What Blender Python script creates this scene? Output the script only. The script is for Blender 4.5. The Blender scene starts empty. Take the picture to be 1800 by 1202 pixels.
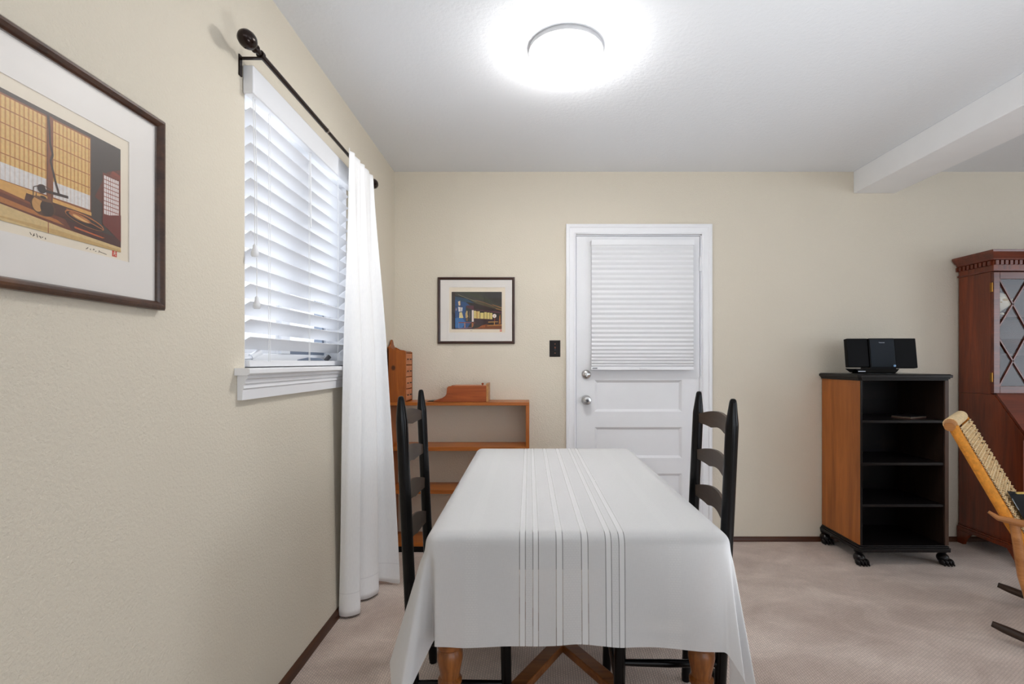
import bpy, bmesh, math, random
import numpy as np
from mathutils import Vector, Matrix
random.seed(4)
R = math.radians
SC = bpy.context.scene
COL = SC.collection

# ---------------------------------------------------------------- camera, world, lights, exposure
cam_d = bpy.data.cameras.new('camera')
cam = bpy.data.objects.new('camera', cam_d); COL.objects.link(cam)
cam.location = (0, 0, 1.184); cam.rotation_euler = (R(90), 0, 0)
cam_d.sensor_width = 36; cam_d.sensor_fit = 'HORIZONTAL'
cam_d.lens = 36 * 860 / 1800
cam_d.shift_x = -30 / 1800; cam_d.shift_y = 35 / 1800
cam_d.clip_start = .02
SC.camera = cam

wd = bpy.data.worlds.new('overcast sky'); SC.world = wd; wd.use_nodes = True
bg = wd.node_tree.nodes['Background']
bg.inputs[0].default_value = (.86, .92, 1, 1); bg.inputs[1].default_value = 1.6

def area(name, loc, rot, sx, sy, power, col):
    l = bpy.data.lights.new(name, 'AREA'); l.shape = 'RECTANGLE'; l.size = sx; l.size_y = sy
    l.energy = power; l.color = col
    o = bpy.data.objects.new(name, l); COL.objects.link(o); o.location = loc; o.rotation_euler = rot
    return o
# daylight entering through the windows of the room behind and beside the camera
area('daylight_rear_window', (.9, -3.28, 1.45), (R(90), 0, 0), 2.2, 1.5, 12, (.90, .95, 1))
area('daylight_rear_patio', (3.6, -3.28, 1.25), (R(90), 0, 0), 1.9, 2.1, 24, (.70, .84, 1))
area('daylight_side_window', (5.58, .4, 1.45), (R(90), 0, R(90)), 1.8, 1.5, 22, (.82, .90, 1))
# daylight on the dining window
area('daylight_dining_window', (-1.6, 1.93, 2.0), (R(90), R(0), R(-90)), 1.6, 1.5, 26, (.93, .96, 1))
# added fill light below the frame, aimed up to brighten the ceiling
fl = area('ceiling_fill', (1.15, .9, .25), (R(180 - 8), R(-5), 0), .6, .6, 11.5, (.93, .965, 1)); fl.data.spread = R(118)
LAMP_STRENGTH = 64.0

SC.view_settings.view_transform = 'Standard'; SC.view_settings.look = 'None'
SC.view_settings.exposure = .2; SC.view_settings.gamma = 1; SC.view_settings.use_curve_mapping = False
cyc = SC.cycles
cyc.max_bounces = 8; cyc.diffuse_bounces = 5; cyc.glossy_bounces = 4; cyc.transparent_max_bounces = 12
cyc.sample_clamp_indirect = 6; cyc.caustics_reflective = False; cyc.caustics_refractive = False

# ---------------------------------------------------------------- helpers
def lin(c):
    return tuple((x / 255 / 12.92 if x / 255 <= .04045 else ((x / 255 + .055) / 1.055) ** 2.4) for x in c)

class NT:
    def __init__(s, name):
        s.m = bpy.data.materials.new(name); s.m.use_nodes = True
        s.t = s.m.node_tree; s.n = s.t.nodes; s.b = s.n['Principled BSDF']
        s.out = s.n['Material Output']
    def node(s, typ, **kw):
        n = s.n.new(typ)
        for k, v in kw.items(): setattr(n, k, v)
        return n
    def link(s, a, b): s.t.links.new(a, b)
    def math(s, op, a, b=None, c=None, clamp=False):
        n = s.node('ShaderNodeMath', operation=op); n.use_clamp = clamp
        for i, x in enumerate((a, b, c)):
            if x is None: continue
            if isinstance(x, (int, float)): n.inputs[i].default_value = x
            else: s.link(x, n.inputs[i])
        return n.outputs[0]
    def mix(s, fac, a, b, mode='MIX'):
        n = s.node('ShaderNodeMix', data_type='RGBA', blend_type=mode)
        for i, x in ((0, fac), (6, a), (7, b)):
            if isinstance(x, (int, float)): n.inputs[i].default_value = x
            elif isinstance(x, tuple): n.inputs[i].default_value = (*x[:3], 1)
            else: s.link(x, n.inputs[i])
        return n.outputs[2]
    def coord(s, which='Object', scale=(1, 1, 1), rot=(0, 0, 0)):
        t = s.node('ShaderNodeTexCoord'); mp = s.node('ShaderNodeMapping')
        mp.inputs['Scale'].default_value = scale; mp.inputs['Rotation'].default_value = rot
        s.link(t.outputs[which], mp.inputs[0]); return mp.outputs[0]
    def noise(s, vec, scale, detail=3, rough=.5, dist=0):
        n = s.node('ShaderNodeTexNoise'); n.inputs['Scale'].default_value = scale
        n.inputs['Detail'].default_value = detail; n.inputs['Roughness'].default_value = rough
        n.inputs['Distortion'].default_value = dist
        if vec is not None: s.link(vec, n.inputs['Vector'])
        return n.outputs['Fac']
    def ramp(s, fac, stops):
        n = s.node('ShaderNodeValToRGB'); e = n.color_ramp.elements
        while len(e) < len(stops): e.new(.5)
        for el, (p, c) in zip(e, stops): el.position = p; el.color = (*c, 1)
        s.link(fac, n.inputs[0]); return n.outputs[0]
    def bump(s, h, strength, dist=.01):
        n = s.node('ShaderNodeBump'); n.inputs['Strength'].default_value = strength
        n.inputs['Distance'].default_value = dist; s.link(h, n.inputs['Height'])
        s.link(n.outputs[0], s.b.inputs['Normal']); return n
    def set(s, **kw):
        for k, v in kw.items():
            i = s.b.inputs[k.replace('_', ' ')]
            if isinstance(v, (int, float)): i.default_value = v
            elif isinstance(v, tuple): i.default_value = (*v[:3], 1)
            else: s.link(v, i)
        return s

def flat(name, col, rough=.5, metal=0, var=.06, scale=9, spec=.5, bump=0, bscale=60, coat=0):
    t = NT(name); c = lin(col); v = t.coord()
    n = t.noise(v, scale, 4)
    t.set(Base_Color=t.ramp(n, [(.3, tuple(x * (1 - var) for x in c)), (.7, tuple(min(1, x * (1 + var)) for x in c))]),
          Roughness=rough, Metallic=metal, Specular_IOR_Level=spec, Coat_Weight=coat)
    if coat: t.set(Coat_Roughness=.12)
    if bump: t.bump(t.noise(v, bscale, 3), bump, .004)
    return t.m

def wood(name, dark, light, axis='z', rough=.42, grain=1.0, knots=False, spec=.4, coat=0.0, wear=None, spots=None):
    t = NT(name)
    sc = {'x': (.8, 9, 9), 'y': (9, .8, 9), 'z': (9, 9, .8)}[axis]
    v = t.coord('Object', tuple(q * grain for q in sc))
    a = t.noise(v, 2.2, 5, .6, .8)
    fsc = {'x': (3, 90, 90), 'y': (90, 3, 90), 'z': (90, 90, 3)}[axis]
    f = t.noise(t.coord('Object', fsc), 2, 3, .6)
    h = t.math('ADD', t.math('MULTIPLY', a, .7), t.math('MULTIPLY', f, .3))
    c = t.ramp(h, [(.33, lin(dark)), (.5, tuple((p + q) / 2 for p, q in zip(lin(dark), lin(light)))), (.66, lin(light))])
    if wear:
        w = t.ramp(t.noise(t.coord('Object', (4, 4, 4)), 2.5, 6, .65), [(.58, (0, 0, 0)), (.72, (1, 1, 1))])
        c = t.mix(t.math('MULTIPLY', w, wear[1]), c, lin(wear[0]))
    if knots:
        vo = t.node('ShaderNodeTexVoronoi'); vo.inputs['Scale'].default_value = 5.5
        t.link(t.coord('Object', (1, 1, .8)), vo.inputs['Vector'])
        k = t.ramp(vo.outputs['Distance'], [(.07, (1, 1, 1)), (.13, (0, 0, 0))])
        c = t.mix(t.math('MULTIPLY', k, .8), c, lin((62, 28, 10)))
    for (kx_, kz_, kr_) in (spots or ()):
        tc_ = t.node('ShaderNodeTexCoord'); sp_ = t.node('ShaderNodeSeparateXYZ'); t.link(tc_.outputs['Object'], sp_.inputs[0])
        dx_ = t.math('SUBTRACT', sp_.outputs[0], kx_); dz_ = t.math('MULTIPLY', t.math('SUBTRACT', sp_.outputs[2], kz_), .8)
        dd_ = t.math('SQRT', t.math('ADD', t.math('MULTIPLY', dx_, dx_), t.math('MULTIPLY', dz_, dz_)))
        m_ = t.math('SUBTRACT', 1.25, t.math('DIVIDE', dd_, kr_), clamp=True); m_ = t.math('MULTIPLY', m_, 1.6, clamp=True)
        c = t.mix(t.math('MULTIPLY', m_, .85), c, lin((46, 20, 8)))
    t.set(Base_Color=c, Roughness=rough, Specular_IOR_Level=spec, Coat_Weight=coat)
    if coat: t.set(Coat_Roughness=.18)
    t.bump(f, .08, .002)
    return t.m

class MB:
    """collects simple shapes for ONE mesh object"""
    def __init__(s): s.v = []; s.f = []; s.c = None
    def add(s, vs, fs):
        k = len(s.v); s.v += [tuple(p) for p in vs]; s.f += [tuple(i + k for i in f) for f in fs]; return s
    def box(s, x0, x1, y0, y1, z0, z1, M=None):
        vs = [Vector((x, y, z)) for x in (x0, x1) for y in (y0, y1) for z in (z0, z1)]
        if M is not None: vs = [M @ p for p in vs]
        return s.add(vs, [(0, 1, 3, 2), (4, 6, 7, 5), (0, 4, 5, 1), (2, 3, 7, 6), (0, 2, 6, 4), (1, 5, 7, 3)])
    def bar(s, a, b, w, h, up=(0, 0, 1)):
        a = Vector(a); b = Vector(b); d = (b - a); L = d.length; d.normalize()
        sx = d.cross(Vector(up)).normalized(); sz = sx.cross(d)
        M = Matrix((( d.x, sx.x, sz.x, a.x), (d.y, sx.y, sz.y, a.y), (d.z, sx.z, sz.z, a.z), (0, 0, 0, 1)))
        return s.box(0, L, -w / 2, w / 2, -h / 2, h / 2, M)
    def tube(s, path, rad, n=12, cap=True, sq=1.0):
        P = [Vector(p) for p in path]
        if isinstance(rad, (int, float)): rad = [rad] * len(P)
        ref = Vector((0, 0, 1)); T0 = (P[1] - P[0]).normalized()
        if abs(T0.dot(ref)) > .9: ref = Vector((0, 1, 0))
        rings = []
        for i, p in enumerate(P):
            T = (P[min(i + 1, len(P) - 1)] - P[max(i - 1, 0)]).normalized()
            u = ref - T * ref.dot(T); u.normalize(); w = T.cross(u); ref = u
            rings.append([p + (u * math.cos(a) * sq + w * math.sin(a)) * rad[i] for a in [2 * math.pi * k / n for k in range(n)]])
        vs = [q for r in rings for q in r]; fs = []
        for i in range(len(P) - 1):
            for k in range(n):
                fs.append((i * n + k, i * n + (k + 1) % n, (i + 1) * n + (k + 1) % n, (i + 1) * n + k))
        if cap: fs.append(tuple(range(n))[::-1]); fs.append(tuple((len(P) - 1) * n + k for k in range(n)))
        return s.add(vs, fs)
    def lathe(s, prof, o=(0, 0, 0), axis='z', n=32, M=None):
        vs = []; fs = []
        for r, h in prof:
            for k in range(n):
                a = 2 * math.pi * k / n; x, y = r * math.cos(a), r * math.sin(a)
                p = {'z': (x, y, h), 'y': (x, h, y), 'x': (h, x, y)}[axis]
                vs.append(Vector(p))
        if M is not None: vs = [M @ p for p in vs]
        vs = [p + Vector(o) for p in vs]
        m = len(prof)
        for i in range(m - 1):
            for k in range(n): fs.append((i * n + k, i * n + (k + 1) % n, (i + 1) * n + (k + 1) % n, (i + 1) * n + k))
        fs.append(tuple(range(n))); fs.append(tuple((m - 1) * n + k for k in range(n)))
        return s.add(vs, fs)
    def ell(s, c, r, n=16, m=10, M=None):
        vs = []; fs = []
        for i in range(m + 1):
            t = math.pi * (i + .02 if i == 0 else i - .02 if i == m else i) / m
            for k in range(n):
                a = 2 * math.pi * k / n
                p = Vector((r[0] * math.sin(t) * math.cos(a), r[1] * math.sin(t) * math.sin(a), r[2] * math.cos(t)))
                vs.append((M @ p if M is not None else p) + Vector(c))
        for i in range(m):
            for k in range(n): fs.append((i * n + k, i * n + (k + 1) % n, (i + 1) * n + (k + 1) % n, (i + 1) * n + k))
        fs.append(tuple(range(n))[::-1]); fs.append(tuple(m * n + k for k in range(n)))
        return s.add(vs, fs)
    def prism(s, poly, fn, d0, d1):
        """poly of 2D points, fn(a, b, depth) -> 3D point"""
        n = len(poly)
        vs = [fn(a, b, d0) for a, b in poly] + [fn(a, b, d1) for a, b in poly]
        fs = [tuple(range(n)), tuple(range(2 * n - 1, n - 1, -1))] + [(i, (i + 1) % n, n + (i + 1) % n, n + i) for i in range(n)]
        return s.add(vs, fs)
    def build(s, name, mat, parent=None, bevel=0, smooth=True, seg=2, recalc=True, loc=None):
        me = bpy.data.meshes.new(name); me.from_pydata([tuple(p) for p in s.v], [], s.f)
        if recalc:
            b = bmesh.new(); b.from_mesh(me); bmesh.ops.recalc_face_normals(b, faces=b.faces); b.to_mesh(me); b.free()
        if smooth:
            me.polygons.foreach_set('use_smooth', [True] * len(me.polygons)); me.set_sharp_from_angle(angle=R(38))
        for m in (mat if isinstance(mat, (list, tuple)) else [mat]): me.materials.append(m)
        o = bpy.data.objects.new(name, me); COL.objects.link(o)
        if parent is not None: o.parent = parent
        if loc is not None: o.location = loc
        if bevel:
            m = o.modifiers.new('edge', 'BEVEL'); m.width = bevel; m.segments = seg; m.limit_method = 'ANGLE'; m.angle_limit = R(40)
            m.harden_normals = True if smooth else False
        return o

def tag(o, label=None, cat=None, group=None, kind=None):
    for k, v in (('label', label), ('category', cat), ('group', group), ('kind', kind)):
        if v: o[k] = v
    return o
def thing(name, loc, label, cat, rz=0, group=None):
    o = bpy.data.objects.new(name, None); COL.objects.link(o); o.empty_display_size = .05
    o.location = loc; o.rotation_euler = (0, 0, rz)
    return tag(o, label, cat, group)
def structure(name, mb, mat, label, parent=None, bevel=0):
    o = mb.build(name, mat, parent, bevel)
    if parent is None: tag(o, label, kind='structure')
    return o
def copy_tree(o, parent=None):
    c = o.copy(); COL.objects.link(c)
    if parent is not None: c.parent = parent
    for ch in [q for q in o.children]: copy_tree(ch, c)
    return c
def bx(*a): return MB().box(*a)

# ---------------------------------------------------------------- materials
t = NT('beige wall paint'); v = t.coord()
c = lin((219, 210, 193))
big = t.noise(v, .9, 3)
t.set(Base_Color=t.ramp(big, [(.3, tuple(x * .97 for x in c)), (.7, tuple(x * 1.02 for x in c))]), Roughness=.62, Specular_IOR_Level=.3)
t.bump(t.noise(v, 130, 4, .65), .7, .004); M_WALL = t.m
t = NT('white ceiling paint'); v = t.coord()
t.set(Base_Color=lin((231, 234, 238)), Roughness=.75, Specular_IOR_Level=.25)
t.bump(t.noise(v, 55, 5, .65), .38, .006); M_CEIL = t.m
M_TRIM = flat('white gloss trim paint', (236, 236, 238), .32, var=.012)
M_DOORP = flat('white door paint', (232, 232, 234), .38, var=.012)
M_BASE = wood('dark stained baseboard', (56, 29, 14), (88, 50, 26), 'y', .4)
M_BASEX = wood('dark stained baseboard back', (56, 29, 14), (88, 50, 26), 'x', .4)

t = NT('taupe carpet')
v = t.coord(); vr = t.coord('Object', (1, 1, 1), (0, 0, R(92)))
rib = t.node('ShaderNodeTexBrick'); rib.inputs['Scale'].default_value = 1
rib.inputs['Brick Width'].default_value = .013; rib.inputs['Row Height'].default_value = .0095; rib.inputs['Mortar Size'].default_value = .0022
rib.inputs['Mortar Smooth'].default_value = .9; rib.offset = .5
rib.inputs['Color1'].default_value = (1, 1, 1, 1); rib.inputs['Color2'].default_value = (.86, .86, .86, 1); rib.inputs['Mortar'].default_value = (.42, .42, .42, 1)
wob = t.node('ShaderNodeVectorMath', operation='ADD'); nz = t.node('ShaderNodeTexNoise'); nz.inputs['Scale'].default_value = 40
sc_ = t.node('ShaderNodeVectorMath', operation='SCALE'); sc_.inputs['Scale'].default_value = .006
t.link(vr, nz.inputs['Vector']); t.link(nz.outputs['Color'], sc_.inputs[0]); t.link(vr, wob.inputs[0]); t.link(sc_.outputs[0], wob.inputs[1])
t.link(wob.outputs[0], rib.inputs['Vector'])
blot = t.noise(t.coord('Object', (1, 1.5, 1), (0, 0, R(-30))), 3.0, 4, .6, .5)
base = t.ramp(blot, [(.34, lin((204, 184, 171))), (.52, lin((222, 203, 190))), (.66, lin((236, 218, 205)))])
fine = t.noise(v, 260, 2)
col = t.mix(1.0, base, t.ramp(fine, [(.3, (.82, .82, .82)), (.7, (1, 1, 1))]), 'MULTIPLY')
col = t.mix(.62, col, t.mix(1.0, col, rib.outputs['Color'], 'MULTIPLY'))
t.set(Base_Color=col, Roughness=.95, Specular_IOR_Level=.1, Sheen_Weight=.25, Sheen_Roughness=.5)
hh = t.math('ADD', rib.outputs['Color'], t.math('MULTIPLY', fine, .6))
t.bump(hh, .5, .004); M_CARPET = t.m

M_BRONZE = flat('bronze brown metal', (34, 20, 14), .22, .5, .25, 30)
M_FRAME = wood('dark bronze brown frame', (46, 26, 17), (84, 54, 36), 'y', .28, 1, spec=.6, wear=((120, 78, 44), .35))
M_FRAMEX = wood('dark mahogany frame', (34, 15, 10), (66, 32, 20), 'x', .3, spec=.6)
M_MAT = flat('white mat board', (238, 232, 226), .8, var=.015, bump=.05)
M_PAPER = flat('cream print paper', (238, 225, 204), .8, var=.02)
M_PINE = wood('orange stained pine', (142, 74, 18), (190, 110, 38), 'x', .4, coat=.15)
M_PINEZ = wood('orange stained pine upright', (136, 70, 16), (184, 104, 34), 'z', .4, coat=.15)
M_PINEK = wood('knotty orange pine', (126, 62, 14), (170, 92, 28), 'z', .42, coat=.1, spots=((-.022, .213, .013), (-.062, .232, .007)))
M_PINED = wood('knotty pine drawer front', (176, 100, 56), (206, 130, 80), 'y', .45)
M_CHERRY = wood('reddish pine', (120, 52, 18), (168, 84, 34), 'x', .4)
M_OAK = wood('golden oak', (98, 52, 18), (158, 96, 42), 'z', .38, 1.4, coat=.2)
M_UNDER = wood('dark table top', (38, 30, 25), (58, 47, 40), 'y', .5)
M_OAKX = wood('golden oak plank', (98, 52, 18), (158, 96, 42), 'x', .38, 1.2, coat=.2)
M_BLACK = flat('black lacquered wood', (8, 7, 8), .22, 0, .2, 14, .22)
M_SLAT = wood('worn dark brown slat', (48, 37, 29), (72, 57, 45), 'y', .45, wear=((96, 84, 72), .3))
M_ESPRESSO = wood('black brown bookcase wood', (17, 14, 15), (26, 22, 22), 'x', .3, spec=.3, wear=((72, 54, 42), .15))
M_BCSIDE = wood('amber bookcase side', (132, 72, 24), (182, 106, 44), 'z', .4, .55, coat=.1)
M_MAHOG = wood('mahogany', (82, 28, 8), (140, 60, 22), 'z', .3, .7, spec=.5, coat=.35)
M_MAHOGX = wood('mahogany moulding', (74, 26, 11), (126, 54, 28), 'x', .3, .8, spec=.5, coat=.35)
M_MAHOGD = wood('dark mahogany interior', (40, 17, 10), (70, 34, 22), 'x', .45)
M_CHROME = flat('satin nickel', (200, 198, 196), .22, 1, .05)
M_BRASS = flat('aged brass', (150, 108, 52), .35, 1, .1)
M_COPPER = flat('copper toggle', (120, 72, 50), .4, .3, .05)
M_PLASTIC = flat('black gloss plastic', (5, 5, 7), .15, 0, .1, spec=.22)
M_GRILLE = flat('black speaker cloth', (4, 4, 6), .6, 0, .2, 80, spec=.15)
M_SMOKE = flat('smoked blue black panel', (8, 20, 30), .1, 0, .05, spec=.4)
M_SILVER = flat('silver print', (190, 196, 204), .35, .3, .03)
M_INK = flat('brown ink', (86, 66, 50), .8)
M_STAMP = flat('vermilion ink', (206, 70, 52), .8)
M_BLIND = flat('white faux wood blind', (229, 230, 233), .36, var=.01)
M_CORD = flat('white cord', (232, 232, 232), .7)
M_VINYL = flat('white vinyl sash', (236, 238, 242), .35, var=.01)
M_GREYMETAL = flat('blue grey crank metal', (120, 130, 146), .4, .3)
M_DARKGREY = flat('dark grey knob', (64, 64, 68), .4)
M_PORC = flat('white glazed porcelain', (232, 226, 208), .12, 0, .02, coat=.4)
M_GOLD = flat('faded gilt flowers', (190, 160, 104), .3)
M_ROPE = flat('natural paper cord', (236, 208, 162), .85, var=.18, scale=60, bump=.6, bscale=300)
M_ROPELIT = flat('orange lit paper cord wrap', (226, 148, 50), .8, var=.18, scale=60, bump=.6, bscale=300)  # cord on the side rails, with the orange light on it put into the colour
M_TEAK = wood('honey teak', (150, 92, 46), (196, 136, 80), 'x', .35, 1.2, coat=.2)
M_DARKTEAK = wood('dark brown rocker wood', (34, 22, 16), (60, 42, 30), 'x', .4)

t = NT('window glass'); t.n.remove(t.b)
tr = t.node('ShaderNodeBsdfTransparent'); gl = t.node('ShaderNodeBsdfGlossy'); gl.inputs['Roughness'].default_value = .02
fr = t.node('ShaderNodeFresnel'); gm = t.node('ShaderNodeNewGeometry'); t.link(t.math('SUBTRACT', 1.45, t.math('MULTIPLY', gm.outputs['Backfacing'], .7603)), fr.inputs['IOR']); mx = t.node('ShaderNodeMixShader')
t.link(fr.outputs[0], mx.inputs[0]); t.link(tr.outputs[0], mx.inputs[1]); t.link(gl.outputs[0], mx.inputs[2]); t.link(mx.outputs[0], t.out.inputs[0])
M_GLASS = t.m
M_GLASSM = t.m.copy(); M_GLASSM.name = 'non glare glass'
for q_ in M_GLASSM.node_tree.nodes:
    if q_.type == 'BSDF_GLOSSY': q_.inputs['Roughness'].default_value = .42; q_.inputs[0].default_value = (.55, .55, .55, 1)

t = NT('glowing lamp diffuser')
t.set(Base_Color=(.9, .9, .88), Roughness=.4, Emission_Color=(1, .985, .965))
# the opal cover is brighter below its light board than round its side wall
gn = t.node('ShaderNodeNewGeometry'); sn = t.node('ShaderNodeSeparateXYZ'); t.link(gn.outputs['Normal'], sn.inputs[0])
dn_ = t.math('MAXIMUM', t.math('MULTIPLY', sn.outputs[2], -1.0), 0.0)
t.set(Emission_Strength=t.math('MULTIPLY', t.math('ADD', .27, t.math('MULTIPLY', dn_, .73)), LAMP_STRENGTH)); M_LAMP = t.m
M_LAMPBASE = flat('grey lamp pan', (176, 176, 178), .5)

t = NT('white curtain voile')
v = t.coord('UV', (1, 1, 1)); fine = t.noise(t.coord('Object', (1, 1, .15)), 300, 2)
tl = t.node('ShaderNodeBsdfTranslucent'); tl.inputs[0].default_value = (.82, .83, .86, 1)
zc_ = t.node('ShaderNodeSeparateXYZ'); t.link(t.coord(), zc_.inputs[0])
seam = t.math('COMPARE', zc_.outputs[2], .118, .0016)
t.set(Base_Color=t.mix(t.math('MULTIPLY', seam, .35), t.ramp(fine, [(.3, (.92, .92, .93)), (.7, (.97, .97, .97))]), (.6, .6, .62)), Roughness=.85, Specular_IOR_Level=.15)
ad = t.node('ShaderNodeMixShader'); ad.inputs[0].default_value = .02
t.link(t.b.outputs[0], ad.inputs[1]); t.link(tl.outputs[0], ad.inputs[2]); t.link(ad.outputs[0], t.out.inputs[0]); M_CURTAIN = t.m

t = NT('white cellular shade fabric')
tl = t.node('ShaderNodeBsdfTranslucent'); tl.inputs[0].default_value = (.85, .86, .88, 1)
t.set(Base_Color=lin((236, 236, 237)), Roughness=.85, Specular_IOR_Level=.1)
ad = t.node('ShaderNodeMixShader'); ad.inputs[0].default_value = .15
t.link(t.b.outputs[0], ad.inputs[1]); t.link(tl.outputs[0], ad.inputs[2]); t.link(ad.outputs[0], t.out.inputs[0]); M_SHADE = t.m

# vertex coloured ink for the framed prints
t = NT('printed ink'); at = t.node('ShaderNodeAttribute', attribute_name='ink')
n = t.noise(t.coord('Object', (1, 1, 1)), 160, 4, .6)
t.set(Base_Color=t.mix(.35, at.outputs['Color'], t.mix(1.0, at.outputs['Color'], t.ramp(n, [(.3, (.45, .45, .45)), (.7, (1, 1, 1))]), 'MULTIPLY')), Roughness=.7)
M_INKPRINT = t.m

# tablecloth: openwork stripes along its length
t = NT('white striped tablecloth')
uv = t.node('ShaderNodeTexCoord'); sep = t.node('ShaderNodeSeparateXYZ'); t.link(uv.outputs['UV'], sep.inputs[0])
U, V = sep.outputs[0], sep.outputs[1]
def band(c, w):
    return t.math('COMPARE', U, c, w)
def total(xs):
    s = xs[0]
    for x in xs[1:]: s = t.math('ADD', s, x)
    return s
S0 = .1086
EDGE = [-.024, -.0094, .0096, .0236, .0683, .0846, .132, .1486, .193, .2074, .2269, .2413]
lines = total([band(e - S0, .0011) for e in EDGE])
bands = total([band((EDGE[i] + EDGE[i + 1]) / 2 - S0, (EDGE[i + 1] - EDGE[i]) / 2 - .0013) for i in range(0, 12, 2)])
dots = total([band(.1083 - S0, .0215), band(-.145 - S0, .016), band(.367 - S0, .016), band(.2171 - S0, .0085), band(.0001 - S0, .0085)])
chk = t.node('ShaderNodeTexBrick'); chk.inputs['Scale'].default_value = 1
chk.inputs['Brick Width'].default_value = .008; chk.inputs['Row Height'].default_value = .006; chk.inputs['Mortar Size'].default_value = .0014
chk.inputs['Color1'].default_value = (1, 1, 1, 1); chk.inputs['Color2'].default_value = (1, 1, 1, 1); chk.inputs['Mortar'].default_value = (0, 0, 0, 1)
t.link(uv.outputs['UV'], chk.inputs['Vector'])
wv1 = t.noise(t.coord('UV', (900, 60, 1)), 1, 2); wv2 = t.noise(t.coord('UV', (60, 900, 1)), 1, 2)
weave = t.math('ADD', t.math('MULTIPLY', wv1, .5), t.math('MULTIPLY', wv2, .5))
c = t.ramp(weave, [(.3, (.78, .78, .785)), (.7, (.86, .86, .865))])
c = t.mix(t.math('MULTIPLY', bands, .75), c, (.90, .90, .905))
c = t.mix(t.math('MULTIPLY', t.math('MULTIPLY', dots, chk.outputs['Color']), .45), c, (.92, .92, .92))
ladder = t.math('GREATER_THAN', t.math('FRACT', t.math('MULTIPLY', V, 260)), .38)
hole = t.math('ADD', t.math('MULTIPLY', lines, t.math('ADD', .30, t.math('MULTIPLY', ladder, .34))), t.math('SUBTRACT', .10, t.math('MULTIPLY', bands, .06)), clamp=True)
t.set(Base_Color=c, Roughness=.88, Specular_IOR_Level=.15, Sheen_Weight=.1)
t.bump(weave, .12, .002)
tl = t.node('ShaderNodeBsdfTranslucent'); tl.inputs[0].default_value = (.75, .75, .76, 1)
m1 = t.node('ShaderNodeMixShader'); m1.inputs[0].default_value = .30
t.link(t.b.outputs[0], m1.inputs[1]); t.link(tl.outputs[0], m1.inputs[2])
m2 = t.node('ShaderNodeMixShader'); tr = t.node('ShaderNodeBsdfTransparent')
t.link(hole, m2.inputs[0]); t.link(m1.outputs[0], m2.inputs[1]); t.link(tr.outputs[0], m2.inputs[2]); t.link(m2.outputs[0], t.out.inputs[0])
M_CLOTH = t.m

# ---------------------------------------------------------------- room shell
XL, XR, YB, YR, ZC = -.89, 5.5, 3.233, -3.2, 2.44
WY0, WY1, WZ0, WZ1 = 1.53, 2.385, 1.165, 2.075      # dining window opening
structure('floor', bx(XL - .15, XR + .1, YR - .1, YB + .12, -.1, 0), M_CARPET, 'taupe ribbed carpet covering the floor')
structure('ceiling', bx(XL - .15, XR + .1, YR - .1, YB + .12, ZC, ZC + .1), M_CEIL, 'textured white ceiling')
T = .14
wl = MB()
wl.box(XL - T, XL, YR, WY0, 0, ZC); wl.box(XL - T, XL, WY1, YB + .12, 0, ZC)
wl.box(XL - T, XL, WY0, WY1, 0, WZ0); wl.box(XL - T, XL, WY0, WY1, WZ1, ZC)
structure('wall_left', wl, M_WALL, 'beige textured wall with the blind-covered window')
DX0, DX1, DZ1 = .312, 1.128, 2.014
wb = MB()
wb.box(XL, DX0 - .012, YB, YB + .12, 0, ZC); wb.box(DX1 + .012, XR, YB, YB + .12, 0, ZC); wb.box(DX0 - .012, DX1 + .012, YB, YB + .12, DZ1 + .01, ZC)
structure('wall_back', wb, M_WALL, 'beige wall with the white door')
wr = MB(); 
wr.box(XR, XR + .1, YR, -.5, 0, ZC); wr.box(XR, XR + .1, 1.3, YB + .12, 0, ZC); wr.box(XR, XR + .1, -.5, 1.3, 0, .7); wr.box(XR, XR + .1, -.5, 1.3, 2.2, ZC)
structure('wall_right', wr, M_WALL, 'beige wall beyond the right of the frame')
wq = MB()
for a, b, c_, d in ((XL - T, -.2, 0, ZC), (2.0, 2.65, 0, ZC), (4.55, XR + .1, 0, ZC), (-.2, 2.0, 0, .7), (-.2, 2.0, 2.2, ZC), (2.65, 4.55, 0, .2), (2.65, 4.55, 2.3, ZC)):
    wq.box(a, b, YR - .05, YR, c_, d)
structure('wall_rear', wq, M_WALL, 'beige wall behind the camera')
structure('trim_1', bx(2.143, 2.415, YR, YB, 2.297, ZC), flat('white beam paint', (243, 244, 246), .6, var=.012), 'white boxed ceiling beam running to the back wall', bevel=.003)
bl = MB().prism([(0, 0), (.012, 0), (.012, .03), (.005, .042), (0, .042)], lambda a, b, d: (XL + a, d, b), YR, YB)
structure('baseboard_left', bl, M_BASE, 'thin dark brown baseboard under the left wall')
pf = [(0, 0), (.012, 0), (.012, .022), (.005, .031), (0, .031)]
structure('baseboard_back', MB().prism(pf, lambda a, b, d: (d, YB - a, b), 1.2, XR).prism(pf, lambda a, b, d: (d, YB - a, b), XL, .25), M_BASEX, 'thin dark brown baseboard along the back wall')

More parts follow.
